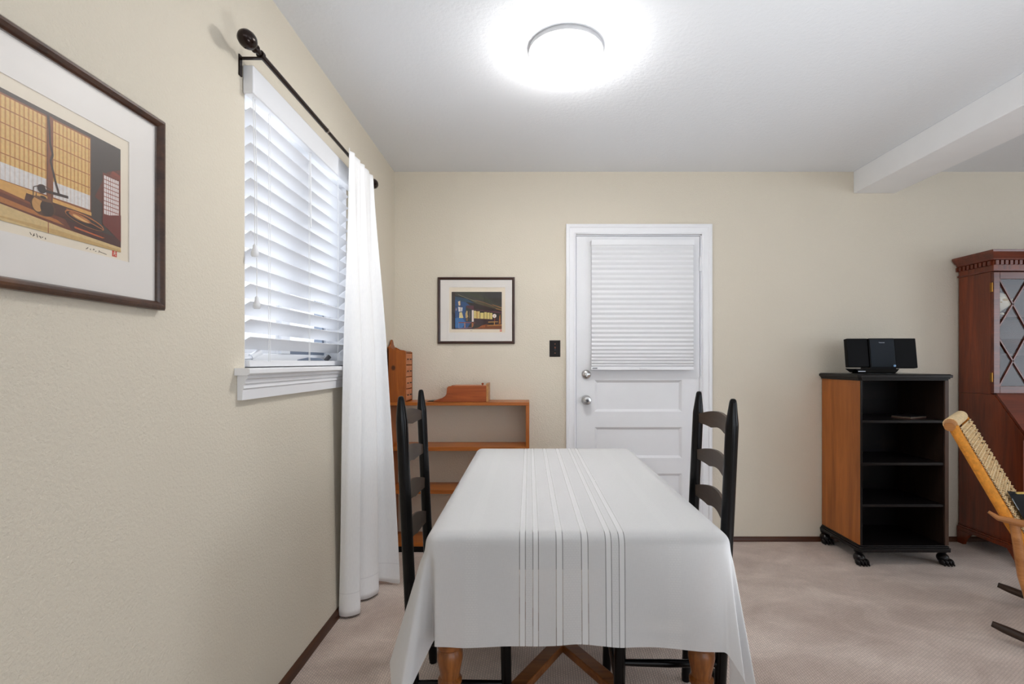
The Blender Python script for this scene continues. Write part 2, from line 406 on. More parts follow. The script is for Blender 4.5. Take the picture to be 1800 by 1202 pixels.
# ---------------------------------------------------------------- dining window (window_1)
XW = XL - .10
w1 = MB()
w1.box(XW - .04, XW + .02, WY0, WY0 + .045, WZ0, WZ1); w1.box(XW - .04, XW + .02, WY1 - .045, WY1, WZ0, WZ1)
w1.box(XW - .04, XW + .02, WY0 + .045, WY1 - .045, WZ0, WZ0 + .05); w1.box(XW - .04, XW + .02, WY0 + .045, WY1 - .045, WZ1 - .045, WZ1)
win = structure('window_1', w1, M_VINYL, 'white two-pane casement window behind the slatted blind', bevel=.003)
bx(XW - .045, XW + .022, 1.915, 1.985, WZ0 + .05, WZ1 - .045).build('mullion', M_VINYL, win, .003)
for k, (a, b) in enumerate(((WY0 + .045, 1.915), (1.985, WY1 - .045))):
    bx(XW - .014, XW - .009, a, b, WZ0 + .05, WZ1 - .045).build('pane', M_GLASS, win, smooth=False)
    s = MB(); q = .022
    s.box(XW - .03, XW + .01, a, a + q, WZ0 + .05, WZ1 - .045); s.box(XW - .03, XW + .01, b - q, b, WZ0 + .05, WZ1 - .045)
    s.box(XW - .03, XW + .01, a + q, b - q, WZ0 + .05, WZ0 + .08); s.box(XW - .03, XW + .01, a + q, b - q, WZ1 - .07, WZ1 - .045)
    s.build('sash', M_GREYMETAL if k else M_VINYL, win, .002)
# crank handles on the window frame
h = MB().tube([(XW + .02, 1.60, WZ0 + .02), (XW + .05, 1.60, WZ0 + .03), (XW + .06, 1.64, WZ0 + .035)], .007).tube([(XW + .06, 1.635, WZ0 + .035), (XW + .075, 1.665, WZ0 + .052)], .011)
h.build('crank_handle', M_VINYL, win)
h = MB().tube([(XW + .02, 2.05, WZ0 + .02), (XW + .05, 2.08, WZ0 + .03), (XW + .055, 2.18, WZ0 + .028), (XW + .055, 2.23, WZ0 + .02)], .008)
hc = h.build('crank_handle', M_GREYMETAL, win)
MB().tube([(XW + .055, 2.23, WZ0 + .02), (XW + .07, 2.25, WZ0 + .045)], .012).build('crank_knob', M_DARKGREY, hc)
jl = MB()
jl.box(XL - .08, XL - .001, WY0 + .0005, WY0 + .004, WZ0, WZ1); jl.box(XL - .08, XL - .001, WY1 - .004, WY1 - .0005, WZ0, WZ1); jl.box(XL - .08, XL - .001, WY0, WY1, WZ1 - .004, WZ1 - .0005)
jl.build('reveal_lining', M_TRIM, win)
# sill board with moulded apron
sill = MB().prism([(-.12, -.022), (.040, -.022), (.048, -.016), (.048, -.004), (.042, 0), (-.12, 0)], lambda a, b, d: (XL + a, d, WZ0 + b), WY0, WY1)
sill.prism([(.001, -.022), (.040, -.022), (.048, -.016), (.048, -.004), (.042, 0), (.001, 0)], lambda a, b, d: (XL + a, d, WZ0 + b), WY0 - .055, WY0)
sill.prism([(.001, -.022), (.040, -.022), (.048, -.016), (.048, -.004), (.042, 0), (.001, 0)], lambda a, b, d: (XL + a, d, WZ0 + b), WY1, WY1 + .055)
sill.build('window_sill', M_TRIM, win)
ap = MB().prism([(.001, -.022), (.033, -.022), (.033, -.031), (.026, -.036), (.026, -.047), (.020, -.050), (.022, -.062), (.018, -.066), (.016, -.098), (.001, -.098)],
                lambda a, b, d: (XL + a, d, WZ0 + b), WY0 - .04, WY1 + .04)
ap.build('sill_apron', M_TRIM, win)

# ---------------------------------------------------------------- door (door_1)
slab = MB()
PZ = [(.855, 1.063), (.548, .752), (.24, .445)]
PX0, PX1 = .434, 1.011
GZ0, GZ1, GX0, GX1 = 1.20, 1.94, .43, 1.015
Y0d, Y1d = YB + .004, YB + .044
slab.box(DX0, PX0, Y0d, Y1d, .012, DZ1); slab.box(PX1, DX1, Y0d, Y1d, .012, DZ1)
zz = [.012] + [z for p in reversed(PZ) for z in p] + [GZ0, GZ1, DZ1]
for i in range(0, len(zz), 2): slab.box(PX0, PX1, Y0d, Y1d, zz[i], zz[i + 1])
door = structure('door_1', slab, M_DOORP, 'white panelled door with a pleated shade over its window')
for z0, z1 in PZ:
    p = bx(PX0, PX1, Y0d + .014, Y0d + .026, z0, z1)
    q = .016   # sloped moulding round the recessed panel
    for (ax, az, bx_, bz, cx_, cz, dx, dz) in ((PX0, z1, PX1, z1, PX1 - q, z1 - q, PX0 + q, z1 - q), (PX0, z0, PX1, z0, PX1 - q, z0 + q, PX0 + q, z0 + q),
                                              (PX0, z0, PX0, z1, PX0 + q, z1 - q, PX0 + q, z0 + q), (PX1, z0, PX1, z1, PX1 - q, z1 - q, PX1 - q, z0 + q)):
        p.add([(ax, Y0d + .001, az), (bx_, Y0d + .001, bz), (cx_, Y0d + .013, cz), (dx, Y0d + .013, dz), (ax, Y0d + .0135, az), (bx_, Y0d + .0135, bz)], [(0, 1, 2, 3), (4, 5, 2, 3)])
    p.build('panel', M_DOORP, door, smooth=False)
bx(PX0, PX1, Y0d + .018, Y0d + .024, GZ0, GZ1).build('pane', M_GLASS, door, smooth=False)
# casing profile: (distance from opening, proud of the wall)
cp = [(0, 0), (0, .010), (.008, .014), (.014, .011), (.040, .015), (.044, .020), (.056, .022), (.064, .020), (.064, 0)]
A = DX0 - .004; B = DX1 + .012; H = DZ1 + .012
def cas(name, mit0, mit1):
    n = len(cp); vs = [mit0(a, b) for a, b in cp] + [mit1(a, b) for a, b in cp]
    fs = [(i, (i + 1) % n, n + (i + 1) % n, n + i) for i in range(n)] + [tuple(range(n)), tuple(range(n, 2 * n))]
    MB().add(vs, fs).build(name, M_TRIM, door)
cas('casing', lambda a, b: (A - a, YB - b, 0), lambda a, b: (A - a, YB - b, H + a))
cas('casing', lambda a, b: (B + a, YB - b, 0), lambda a, b: (B + a, YB - b, H + a))
cas('casing', lambda a, b: (A - a, YB - b, H + a), lambda a, b: (B + a, YB - b, H + a))
j = MB(); j.box(DX0 - .012, DX0 - .004, YB, YB + .1, 0, DZ1 + .012); j.box(DX1 + .004, DX1 + .012, YB, YB + .1, 0, DZ1 + .012); j.box(DX0 - .012, DX1 + .012, YB, YB + .1, DZ1 + .004, DZ1 + .012)
j.build('jamb', M_TRIM, door)
for z in (1.83, 1.04, .225):
    MB().lathe([(.008, -.047), (.009, -.046), (.009, -.016), (.0075, -.015), (.009, -.014), (.009, .014), (.0075, .015), (.009, .016), (.009, .046), (.008, .047)], (DX1 + .004, YB - .004, z), 'z', 12).box(DX1 - .004, DX1 + .022, YB - .006, YB + .003, z - .043, z + .043).build('hinge', M_TRIM, door)
def yl(prof, x, z, name, mat, par):  # lathe that grows out of the door towards the room
    return MB().lathe([(r, -h) for r, h in prof], (x, Y0d, z), 'y', 28).build(name, mat, par)
kx = .378
kn = yl([(.031, 0), (.032, .004), (.028, .010), (.012, .014), (.011, .032), (.020, .038), (.027, .047), (.028, .056), (.024, .064), (.012, .066), (.010, .064)], kx, .932, 'door_knob', M_CHROME, door)
yl([(.008, .063), (.008, .069), (.005, .071)], kx, .932, 'knob_lock', M_DARKGREY, kn)
db = yl([(.031, 0), (.031, .006), (.029, .014), (.022, .021), (.010, .024)], kx, 1.101, 'deadbolt', M_CHROME, door)
bx(kx - .004, kx + .004, Y0d - .036, Y0d - .02, 1.085, 1.117).build('thumb_turn', M_CHROME, db, .003)

# ---------------------------------------------------------------- cellular shade hanging on the door
sh = thing('cellular_shade', (.737, Y0d, 1.128), 'white pleated cellular shade hanging over the door window', 'shade')
SX0, SX1 = .405 - .737, 1.073 - .737
zt = lambda py: 1.184 - (py - 636) / 266 - 1.128
bx(SX0, SX1, -.058, -.001, zt(434), zt(425)).build('headrail', M_TRIM, sh, .002)
pl = MB(); ys = []; y = zt(434); n = 27; hs = np.interp(np.arange(n), [0, 8, 16, 22, 26], [8.7, 8.9, 8.4, 6.6, 4.6]); hs = hs / hs.sum() * (zt(434) - zt(644.5))
pts = []
for k in range(n):
    d = .0055 + .0025 * (k / n)
    pts += [(-.052 - 0, y), (-.052 - d, y - hs[k] * .5)]; y -= hs[k]
pts.append((-.052, y))
back = [(a + 2 * (-.040 - a) * 1.0 if False else -.022 - (a + .052), b) for a, b in pts]
pl.prism(pts + back[::-1], lambda a, b, d: (d, a, b), SX0 + .002, SX1 - .004)
pl.build('pleated_fabric', M_SHADE, sh, smooth=False)
rl = bx(SX0 - .002, SX1 - .004, -.062, -.016, zt(650), zt(644.5)).build('bottom_rail', M_TRIM, sh, .002)
MB().box(-.02, .03, -.070, -.062, zt(647.5), zt(646)).build('pull_tab', M_TRIM, rl, .001)
bx(SX0 + .006, SX0 + .038, -.0628, -.0615, zt(648), zt(646)).build('rail_label', flat('grey label', (120, 122, 126), .5), rl)

# ---------------------------------------------------------------- window blind
bl = thing('window_blind', (XL, 1.937, 1.167), 'white wide-slat horizontal blind in the window left of the curtain', 'blind')
O = Vector((XL, 1.937, 1.167))
bx(.001, .034, WY0 - .012 - O.y, WY1 + .012 - O.y, 2.018 - O.z, 2.106 - O.z).build('valance', M_BLIND, bl, .004)
bx(-.062, -.004, WY0 + .008 - O.y, WY1 - .008 - O.y, 2.03 - O.z, 2.07 - O.z).build('headrail', M_BLIND, bl, .002)
ns = 14; pitch = .0555; half = .032
sm = None
for k in range(ns):
    zc = 1.246 - O.z + k * pitch
    tilt = R(35)
    dx, dz = math.cos(tilt) * half, math.sin(tilt) * half
    if sm is None:
        m = MB(); prof = []
        N = 6
        for i in range(N + 1):
            u = -1 + 2 * i / N; cr = .0022 * (1 - u * u)
            prof.append((u * dx - math.sin(tilt) * cr * 1, u * dz + math.cos(tilt) * cr))
        low = [(a + math.sin(tilt) * .0026, b - math.cos(tilt) * .0026) for a, b in prof]
        m.prism(prof + low[::-1], lambda a, b, d: (a, d, b), WY0 + .010 - O.y, WY1 - .010 - O.y)
        o = m.build('slat', M_BLIND, bl); sm = o.data
    else:
        o = bpy.data.objects.new('slat', sm); COL.objects.link(o); o.parent = bl
    o.location = (-.0125, 0, zc)
bx(-.038, .012, WY0 + .010 - O.y, WY1 - .010 - O.y, .0012, .022).build('bottom_rail', M_BLIND, bl, .003)
for yy in (1.652, 1.953, 2.245):
    m = MB()
    for s_ in (-.0045, .0045): m.tube([(.0135, yy + s_ - O.y, .018), (.0135, yy + s_ * 1.2 - O.y, .45), (.0135, yy + s_ - O.y, .86)], .0011, 5)
    m.build('ladder_cord', M_CORD, bl)
for (yy, zb) in ((1.545, 1.515), (1.556, 1.352)):
    m = MB().tube([(.024, yy - O.y, zb - O.z), (.024, yy - O.y, 1.75 - O.z), (.018, yy - O.y, 2.02 - O.z)], .0012, 5)
    c_ = m.build('lift_cord', M_CORD, bl)
    MB().lathe([(.003, .040), (.006, .036), (.006, .030), (.011, .014), (.0115, .006), (.008, 0)], (.024, yy - O.y, zb - O.z), 'z', 14).build('cord_tassel', M_BLIND, c_)
MB().tube([(.017, 1.953 - O.y, 2.02 - O.z), (.019, 1.953 - O.y, 1.72 - O.z)], .0032, 8).build('tilt_wand', M_CORD, bl)

# ---------------------------------------------------------------- curtain rod and curtain
XRD, ZRD = -.825, 2.128
rod = thing('curtain_rod', (XRD, 1.98, ZRD), 'dark bronze curtain rod with egg-shaped finials above the window', 'curtain rod')
MB().tube([(0, -.50, 0), (0, .02, 0)], .0085, 14).build('rod', M_BRONZE, rod)
MB().tube([(0, .02, 0), (0, .565, 0)], .0072, 14).build('rod', M_BRONZE, rod)
MB().tube([(0, .012, 0), (0, .022, 0)], .0095, 14).build('joint_collar', flat('pale nickel', (150, 145, 140), .3, 1), rod)
for s_, yy in ((-1, -.50), (1, .565)):
    f = MB().lathe([(.009, 0), (.013, .003), (.013, .008), (.008, .012), (.010, .016), (.018, .024), (.0245, .038), (.0255, .050), (.022, .064), (.012, .076), (.003, .079)], (0, 0, 0), 'y', 24,
                   Matrix.Scale(s_, 4, (0, 1, 0)))
    f.build('finial', M_BRONZE, rod, loc=(0, yy, 0))
for yy in (-.475, .52):
    b = MB().box(XL - XRD + .0, XL - XRD + .004, yy - .008, yy + .008, -.065, .0).box(XL - XRD, .006, yy - .006, yy + .006, -.013, -.008)
    b.tube([(0, yy - .007, -.0), (0, yy + .007, -.0)], .0125, 14)
    b.build('bracket', M_BRONZE, rod, .0015)

def catmull(P, n):
    P = [np.array(p, float) for p in P]; out = []
    P = [2 * P[0] - P[1]] + P + [2 * P[-1] - P[-2]]
    m = len(P) - 3
    for k in range(n):
        x = k / (n - 1) * m; i = min(int(x), m - 1); u = x - i
        a, b, c, d = P[i:i + 4]
        out.append(.5 * (2 * b + (c - a) * u + (2 * a - 5 * b + 4 * c - d) * u * u + (3 * b - a - 3 * c + d) * u ** 3))
    return np.array(out)
bot = catmull([(-.880, 2.262), (-.838, 2.252), (-.79, 2.285), (-.828, 2.345), (-.852, 2.40), (-.803, 2.422), (-.765, 2.495), (-.812, 2.53), (-.845, 2.575), (-.765, 2.60), (-.680, 2.585)], 91)
top = catmull([(XRD + .015 + .006 * (1 if i % 2 == 0 else -.5), 2.185 + .033 * i) for i in range(11)], 91)
mid = catmull([(-.835, 2.20), (-.80, 2.215), (-.772, 2.25), (-.80, 2.30), (-.832, 2.35), (-.795, 2.375), (-.765, 2.43), (-.80, 2.465), (-.83, 2.505), (-.785, 2.545), (-.735, 2.545)], 91)
cv = MB(); nr = 40
for r_ in range(nr + 1):
    f = r_ / nr; z = 2.142 - f * (2.142 - .012)
    if f < .45:
        a = f / .45; a = a * a * (3 - 2 * a) * .5 + a * .5; row = top * (1 - a) + mid * a
    else:
        a = (f - .45) / .55; row = mid * (1 - a) + bot * a
    for q, p in enumerate(row):
        zz = z + (.035 * max(0, (q - 62) / 28) * max(0, 1 - abs(q - 72) / 12) if r_ == nr else 0)
        cv.v.append((p[0] + .002 * math.sin(q * .5 + f * 9), p[1], zz))
for r_ in range(nr):
    for q in range(90): k = r_ * 91 + q; cv.f.append((k, k + 1, k + 92, k + 91))
cur = cv.build('curtain', M_CURTAIN, recalc=False)
ss = cur.modifiers.new('smooth', 'SUBSURF'); ss.levels = 1; ss.render_levels = 1
sd = cur.modifiers.new('thickness', 'SOLIDIFY'); sd.thickness = .0015
tag(cur, 'long white curtain panel gathered beside the window down to the carpet', 'curtain')

# ---------------------------------------------------------------- ceiling lamp
lp = thing('ceiling_lamp', (.148, 1.965, ZC), 'round flush white ceiling lamp, switched on', 'lamp')
MB().lathe([(.138, 0), (.147, 0), (.149, -.004), (.149, -.020), (.143, -.023), (.06, -.023)], n=64).build('lamp_pan', M_LAMPBASE, lp)
MB().lathe([(.139, -.023), (.141, -.030), (.141, -.062), (.137, -.078), (.126, -.088), (.10, -.093), (.04, -.095), (.002, -.095)], n=64).build('lamp_diffuser', M_LAMP, lp)

# ---------------------------------------------------------------- light switch
sw = thing('light_switch', (.171, YB, 1.272), 'dark brown light switch plate on the wall beside the door', 'switch')
MB().add([(-.036, 0, -.0545), (.036, 0, -.0545), (.036, 0, .0545), (-.036, 0, .0545), (-.031, -.008, -.049), (.031, -.008, -.049), (.031, -.008, .049), (-.031, -.008, .049)],
         [(0, 1, 2, 3), (4, 5, 6, 7), (0, 1, 5, 4), (1, 2, 6, 5), (2, 3, 7, 6), (3, 0, 4, 7)]).build('plate', flat('dark brown bronze plate', (16, 8, 7), .35, .2, spec=.25), sw, smooth=False)
MB().box(-.005, .005, -.013, -.007, -.012, .012).build('toggle_base', M_BLACK, sw)
MB().prism([(-.006, -.007), (.012, -.007), (.010, -.020), (.004, -.021)], lambda a, b, d: (d, b, a), -.004, .004).build('toggle', M_COPPER, sw, .001)
for z in (.030, -.030): MB().lathe([(.0035, -.0075), (.0035, -.009), (.002, -.0098)], (0, 0, z), 'y', 10).build('screw', M_COPPER, sw)

# ---------------------------------------------------------------- framed prints
class Ink:
    """flat printed shapes; each later shape lies a hair above the earlier ones"""
    def __init__(s, w, h): s.v = []; s.f = []; s.c = []; s.k = 0; s.w = w; s.h = h
    def poly(s, pts, col, raw=False):
        s.k += 1; b = len(s.v); d = .0004 + s.k * 8e-6
        for a, m in pts: s.v.append((a * s.w, d, m * s.h))
        s.f.append(tuple(range(b, b + len(pts)))); s.c.append(lin(col)); return s
    def rect(s, a0, m0, a1, m1, col): return s.poly([(a0, m0), (a1, m0), (a1, m1), (a0, m1)], col)
    def oval(s, a, m, ra, rm, col, rot=0, n=20):
        P = []
        for k in range(n):
            t_ = 2 * math.pi * k / n; x, y = ra * s.w * math.cos(t_), rm * s.h * math.sin(t_)
            P.append((a + (x * math.cos(rot) - y * math.sin(rot)) / s.w, m + (x * math.sin(rot) + y * math.cos(rot)) / s.h))
        return s.poly(P, col)
    def line(s, P, wd, col):
        for (a, m), (b, n_) in zip(P[:-1], P[1:]):
            x, y = (b - a) * s.w, (n_ - m) * s.h; L = math.hypot(x, y) + 1e-9; ox, oy = -y / L * wd / 2 / s.w, x / L * wd / 2 / s.h
            s.poly([(a + ox, m + oy), (a - ox, m - oy), (b - ox, n_ - oy), (b + ox, n_ + oy)], col)
        return s
    def build(s, parent, loc, rz):
        me = bpy.data.meshes.new('print_image'); me.from_pydata([(x, -d, z) for x, d, z in s.v], [], s.f)
        at = me.color_attributes.new('ink', 'FLOAT_COLOR', 'CORNER'); i = 0
        for p, c in zip(me.polygons, s.c):
            for _ in p.vertices: at.data[i].color = (*c, 1); i += 1
        me.materials.append(M_INKPRINT)
        o = bpy.data.objects.new('print_image', me); COL.objects.link(o); o.parent = parent; o.location = loc
        return o

def frame(name, loc, rz, w, h, fw, depth, open_, image, ink, label, fmat, paper, stamp, marks, gmat):
    """local x to the viewer's right, local -y towards the viewer, origin at the frame's lower left on the wall"""
    th = thing(name, loc, label, 'picture', rz)
    n_ = 5
    prof = [(0, .002), (.0, depth * .72), (fw * .25, depth * .97), (fw * .5, depth), (fw * .8, depth * .8), (fw, depth * .55), (fw, .002)]
    cs = [((0, 0), (1, 1)), ((w, 0), (-1, 1)), ((w, h), (-1, -1)), ((0, h), (1, -1))]
    for i in range(4):
        (p0, s0), (p1, s1) = cs[i], cs[(i + 1) % 4]
        n = len(prof)
        vs = [(p0[0] + s0[0] * a, -b, p0[1] + s0[1] * a) for a, b in prof] + [(p1[0] + s1[0] * a, -b, p1[1] + s1[1] * a) for a, b in prof]
        MB().add(vs, [(k, (k + 1) % n, n + (k + 1) % n, n + k) for k in range(n)] + [tuple(range(n)), tuple(range(n, 2 * n))]).build('frame_side', fmat, th)
    x0, x1, z0, z1 = open_; a, b, c, d = fw - .003, w - fw + .003, fw - .003, h - fw + .003
    m = MB()
    for r_ in ((a, x0, c, d), (x1, b, c, d), (x0, x1, c, z0), (x0, x1, z1, d)): m.box(r_[0], r_[1], -.0068, -.0045, r_[2], r_[3])
    m.build('mat_board', M_MAT, th, smooth=False)
    bx(a, b, -.0045, -.0028, c, d).build('print_sheet', paper, th, smooth=False)
    ink.build(th, (image[0], -.0045, image[2]), 0)
    sx, sz, ss_ = stamp
    st = bx(sx, sx + ss_, -.0049, -.0045, sz, sz + ss_ * 1.1).build('red_stamp', M_STAMP, th, smooth=False)
    k = MB()
    for pts in ([(.25, .2), (.55, .8)], [(.2, .6), (.8, .65)], [(.5, .55), (.75, .15)], [(.35, .85), (.65, .9)]):
        k.tube([(sx + p[0] * ss_, -.0051, sz + p[1] * ss_ * 1.1) for p in pts], ss_ * .05, 4)
    k.build('stamp_mark', M_PAPER, st)
    k = MB()
    for st_ in marks: k.tube([(p[0], -.0047, p[1]) for p in st_], .0006 if name == 'framed_print' else .0004, 4)
    k.build('pencil_writing', M_INK, th)['kind'] = 'stuff'
    bx(fw - .002, w - fw + .002, -.0122, -.0108, fw - .002, h - fw + .002).build('picture_glass', gmat, th, smooth=False)
    return th

# large print on the left wall: a tea room with paper screens, kettle and basket
I = Ink(.285, .223)
I.rect(0, 0, 1, 1, (72, 52, 38)); I.rect(.746, 0, 1, 1, (66, 52, 44))
I.poly([(.78, .45), (.88, .72), (1, .80), (1, .30)], (104, 44, 20)); I.poly([(.86, .60), (.93, .76), (1, .74), (1, .58)], (140, 54, 24))
for m in range(14): I.line([(.75, .98 - m * .042), (1, .965 - m * .042)], .0006, (54, 42, 36))
for (a0, a1) in ((.0, .432), (.467, .746)):
    I.rect(a0, .29, a1, .965, (150, 84, 38)); I.rect(a0 + .006, .31, a1 - .006, .95, (238, 196, 120)); I.rect(a0 + .006, .31, a1 - .006, .44, (236, 230, 226))
    k = int((a1 - a0) / .027)
    for i in range(k):
        x = a0 + .014 + i * .027
        I.rect(x, .44, x + .0095, .95, (212, 152, 78)); I.rect(x, .31, x + .008, .44, (224, 210, 200))
    for m in (.85, .735, .62, .505): I.rect(a0, m, a1, m + .008, (176, 110, 52))
I.poly([(0, .31), (.75, .29), (.75, .22), (0, .20)], (226, 170, 92)); I.poly([(.30, .27), (.75, .26), (.80, .18), (.28, .16)], (80, 40, 22))
I.poly([(0, .26), (.36, .20), (.36, .16), (0, .20)], (140, 74, 34)); I.poly([(0, .235), (.45, .17), (1, .10), (1, -.0), (.0, .08)], (112, 52, 24))
I.poly([(0, .20), (.5, .13), (.55, .10), (0, .15)], (186, 116, 56)); I.poly([(.55, .16), (1, .13), (1, .03), (.6, .08)], (72, 26, 14)); I.poly([(.62, .12), (.86, .095), (.84, .085), (.62, .105)], (196, 92, 34))
I.poly([(0, 0), (1, 0), (1, .045), (.55, .075), (0, .145)], (222, 190, 132)); I.poly([(0, .03), (.6, .0), (1, .0), (1, .02), (.5, .045)], (206, 168, 106))
I.rect(.436, .0, .441, .095, (150, 70, 40))
I.rect(.842, .30, .99, .70, (120, 50, 24)); I.rect(.852, .32, .98, .68, (240, 228, 224))
for i in range(1, 7): I.rect(.852 + i * .0185, .32, .856 + i * .0185, .68, (150, 66, 36))
for i in range(1, 9): I.rect(.852, .32 + i * .04, .98, .327 + i * .04, (150, 66, 36))
I.poly([(.84, .30), (1, .36), (1, .10), (.84, .22)], (112, 36, 20))
I.rect(.432, .20, .467, .97, (140, 78, 40))
I.line([(.438, .97), (.446, .86), (.45, .74), (.468, .66), (.452, .60), (.47, .52), (.487, .44), (.51, .35)], .0042, (70, 46, 36))
I.line([(.385, .335), (.575, .352)], .0052, (60, 38, 30)); I.oval(.395, .345, .028, .036, (54, 34, 26))
I.oval(.36, .235, .004, .07, (70, 44, 28)); I.line([(.34, .25), (.345, .34), (.40, .38), (.46, .36), (.465, .24)], .0016, (86, 54, 34))
I.oval(.405, .20, .082, .072, (92, 58, 32)); I.oval(.368, .21, .034, .060, (206, 150, 84)); I.oval(.43, .20, .045, .066, (60, 36, 22)); I.oval(.405, .265, .06, .016, (120, 78, 44)); I.oval(.405, .28, .02, .012, (60, 36, 24))
I.oval(.70, .198, .152, .050, (186, 112, 54), -.14); I.oval(.70, .194, .145, .042, (50, 26, 16), -.14); I.oval(.66, .21, .085, .026, (166, 96, 44), -.14); I.oval(.67, .205, .065, .016, (232, 180, 110), -.14); I.line([(.56, .25), (.70, .205), (.85, .165)], .0018, (178, 102, 46))
I.line([(.08, .22), (.09, .27), (.095, .33)], .003, (84, 50, 32)); I.oval(.05, .235, .06, .018, (50, 30, 20)); I.oval(.085, .245, .03, .03, (96, 60, 36))
Ych = .655
def squig(x0, z0, n, w, h, seed):
    rr = random.Random(seed); out = []
    for i in range(n):
        x = x0 + i * w; out.append([(x + rr.uniform(0, w * .8), z0 + rr.uniform(0, h)) for _ in range(3)])
    return out
frame('framed_print', (XL, .659, 1.307), R(90), .515, .452, .020, .022, (.097, .422, .097, .362), (.116, 0, .114), I,
      'large framed tea room print with amber paper screens on the wall near the camera', M_FRAME, M_PAPER, (.380, .1015, .0115),
      squig(.208, .101, 6, .0055, .007, 1) + squig(.318, .102, 5, .007, .005, 2) + [[(.35, .104), (.366, .102)]], M_GLASSM)

I = Ink(.331, .246)
I.rect(0, 0, 1, 1, (34, 26, 26)); I.poly([(0, 1), (1, 1), (1, .55), (.80, .62), (.3, .84), (0, .93)], (60, 62, 54)); I.poly([(.62, 1), (1, 1), (1, .62), (.84, .70)], (52, 48, 46))
I.poly([(.22, .99), (.42, .97), (.86, .70), (.60, .80)], (62, 70, 52)); I.poly([(.35, .80), (.55, .76), (1, .54), (1, .50), (.5, .68)], (84, 74, 48)); I.poly([(.8, .67), (1, .58), (1, .555), (.82, .65)], (176, 120, 60))
I.poly([(.88, .56), (1, .52), (1, .50), (.88, .54)], (166, 116, 58)); I.line([(.13, .93), (.32, .82), (.5, .74)], .002, (150, 140, 110)); I.line([(.48, .78), (.66, .71), (.84, .61)], .002, (170, 110, 70))
I.poly([(.07, 0), (.30, 0), (.40, .20), (.38, .62), (.25, .76), (.07, .86)], (32, 78, 130)); I.poly([(.07, .88), (.30, .82), (.45, .70), (.20, .74), (.07, .80)], (30, 70, 96)); I.poly([(.07, .30), (.20, .32), (.28, .18), (.20, .02), (.07, .04)], (48, 112, 176)); I.rect(.28, .20, .40, .62, (48, 52, 54))
I.poly([(.30, .64), (.62, .62), (1, .48), (1, .42), (.42, .52), (.30, .58)], (92, 40, 58)); I.rect(.42, .10, 1, .30, (48, 22, 36)); I.poly([(.44, .66), (1, .50), (1, .46), (.44, .53)], (40, 20, 26))
for i in range(8): I.line([(.46 + i * .045, .62 - i * .014), (.462 + i * .045, .53 - i * .008)], .0022, (22, 12, 16))
I.poly([(.13, .74), (.17, .76), (.175, .64), (.14, .63)], (240, 206, 160)); I.poly([(.13, .60), (.22, .58), (.21, .47), (.14, .47)], (232, 226, 224)); I.poly([(.155, .46), (.205, .46), (.235, .30), (.15, .30)], (234, 214, 150)); I.line([(.18, .76), (.185, .47)], .003, (40, 30, 40)); I.line([(.06, .61), (.22, .60)], .003, (30, 36, 60)); I.line([(.15, .455), (.21, .465)], .004, (40, 36, 60))
I.poly([(.28, .30), (.275, .42), (.30, .50), (.32, .48), (.315, .40), (.33, .34), (.31, .30)], (200, 168, 108)); I.rect(.30, .22, .315, .31, (160, 104, 60)); I.rect(.355, .30, .363, .48, (150, 110, 80))
I.rect(.403, .20, .440, .51, (238, 226, 220))
for a0, m0, a1, m1 in ((.446, .29, .485, .495), (.489, .285, .56, .48), (.572, .28, .640, .44), (.650, .27, .702, .455), (.710, .265, .757, .445), (.765, .27, .812, .435)): I.rect(a0, m0, a1, m1, (232, 210, 130))
I.rect(.49, .285, .53, .48, (212, 168, 96)); I.line([(.46, .285), (.81, .262)], .003, (120, 66, 40))
I.oval(.855, .355, .038, .052, (246, 234, 226)); I.oval(.852, .35, .016, .022, (214, 190, 176)); I.rect(.85, .20, .865, .30, (150, 70, 34))
I.poly([(.45, .02), (.60, .07), (.66, .125), (1, .13), (1, 0), (.45, 0)], (124, 66, 28)); I.poly([(.70, .10), (1, .125), (1, .10), (.72, .085)], (200, 140, 66)); I.poly([(.60, .10), (.68, .12), (.66, .04), (.52, .03)], (160, 84, 38))
I.poly([(.73, .20), (.92, .205), (.93, .19), (.73, .18)], (214, 160, 84)); I.rect(.735, .12, .84, .18, (40, 18, 16)); I.rect(.845, .12, .86, .185, (206, 150, 80)); I.poly([(.94, .14), (.95, .34), (.97, .40), (.98, .15)], (178, 110, 46))
I.poly([(.14, .19), (.45, .18), (.48, .165), (.14, .165)], (150, 70, 50)); I.rect(.255, .04, .272, .165, (196, 132, 100)); I.rect(.14, .02, .147, .165, (150, 150, 190)); I.poly([(.42, .05), (.44, .12), (.43, .165), (.40, .16), (.40, .05)], (170, 100, 50)); I.rect(.0, 0, .07, 1, (46, 32, 32)); I.rect(.085, .50, .10, .56, (206, 150, 140)); I.rect(.07, .0, .45, .02, (70, 30, 40)); I.line([(.15, .02), (.40, .045)], .003, (150, 110, 130))
frame('framed_print', (-.6015, YB, 1.304), 0, .507, .438, .017, .018, (.0745, .444, .074, .372), (.0905, 0, .096), I,
      'small framed night scene print with blue tones on the back wall over the bookshelf', M_FRAMEX, M_PAPER, (.409, .080, .0125),
      squig(.21, .083, 4, .004, .005, 5), M_GLASS)

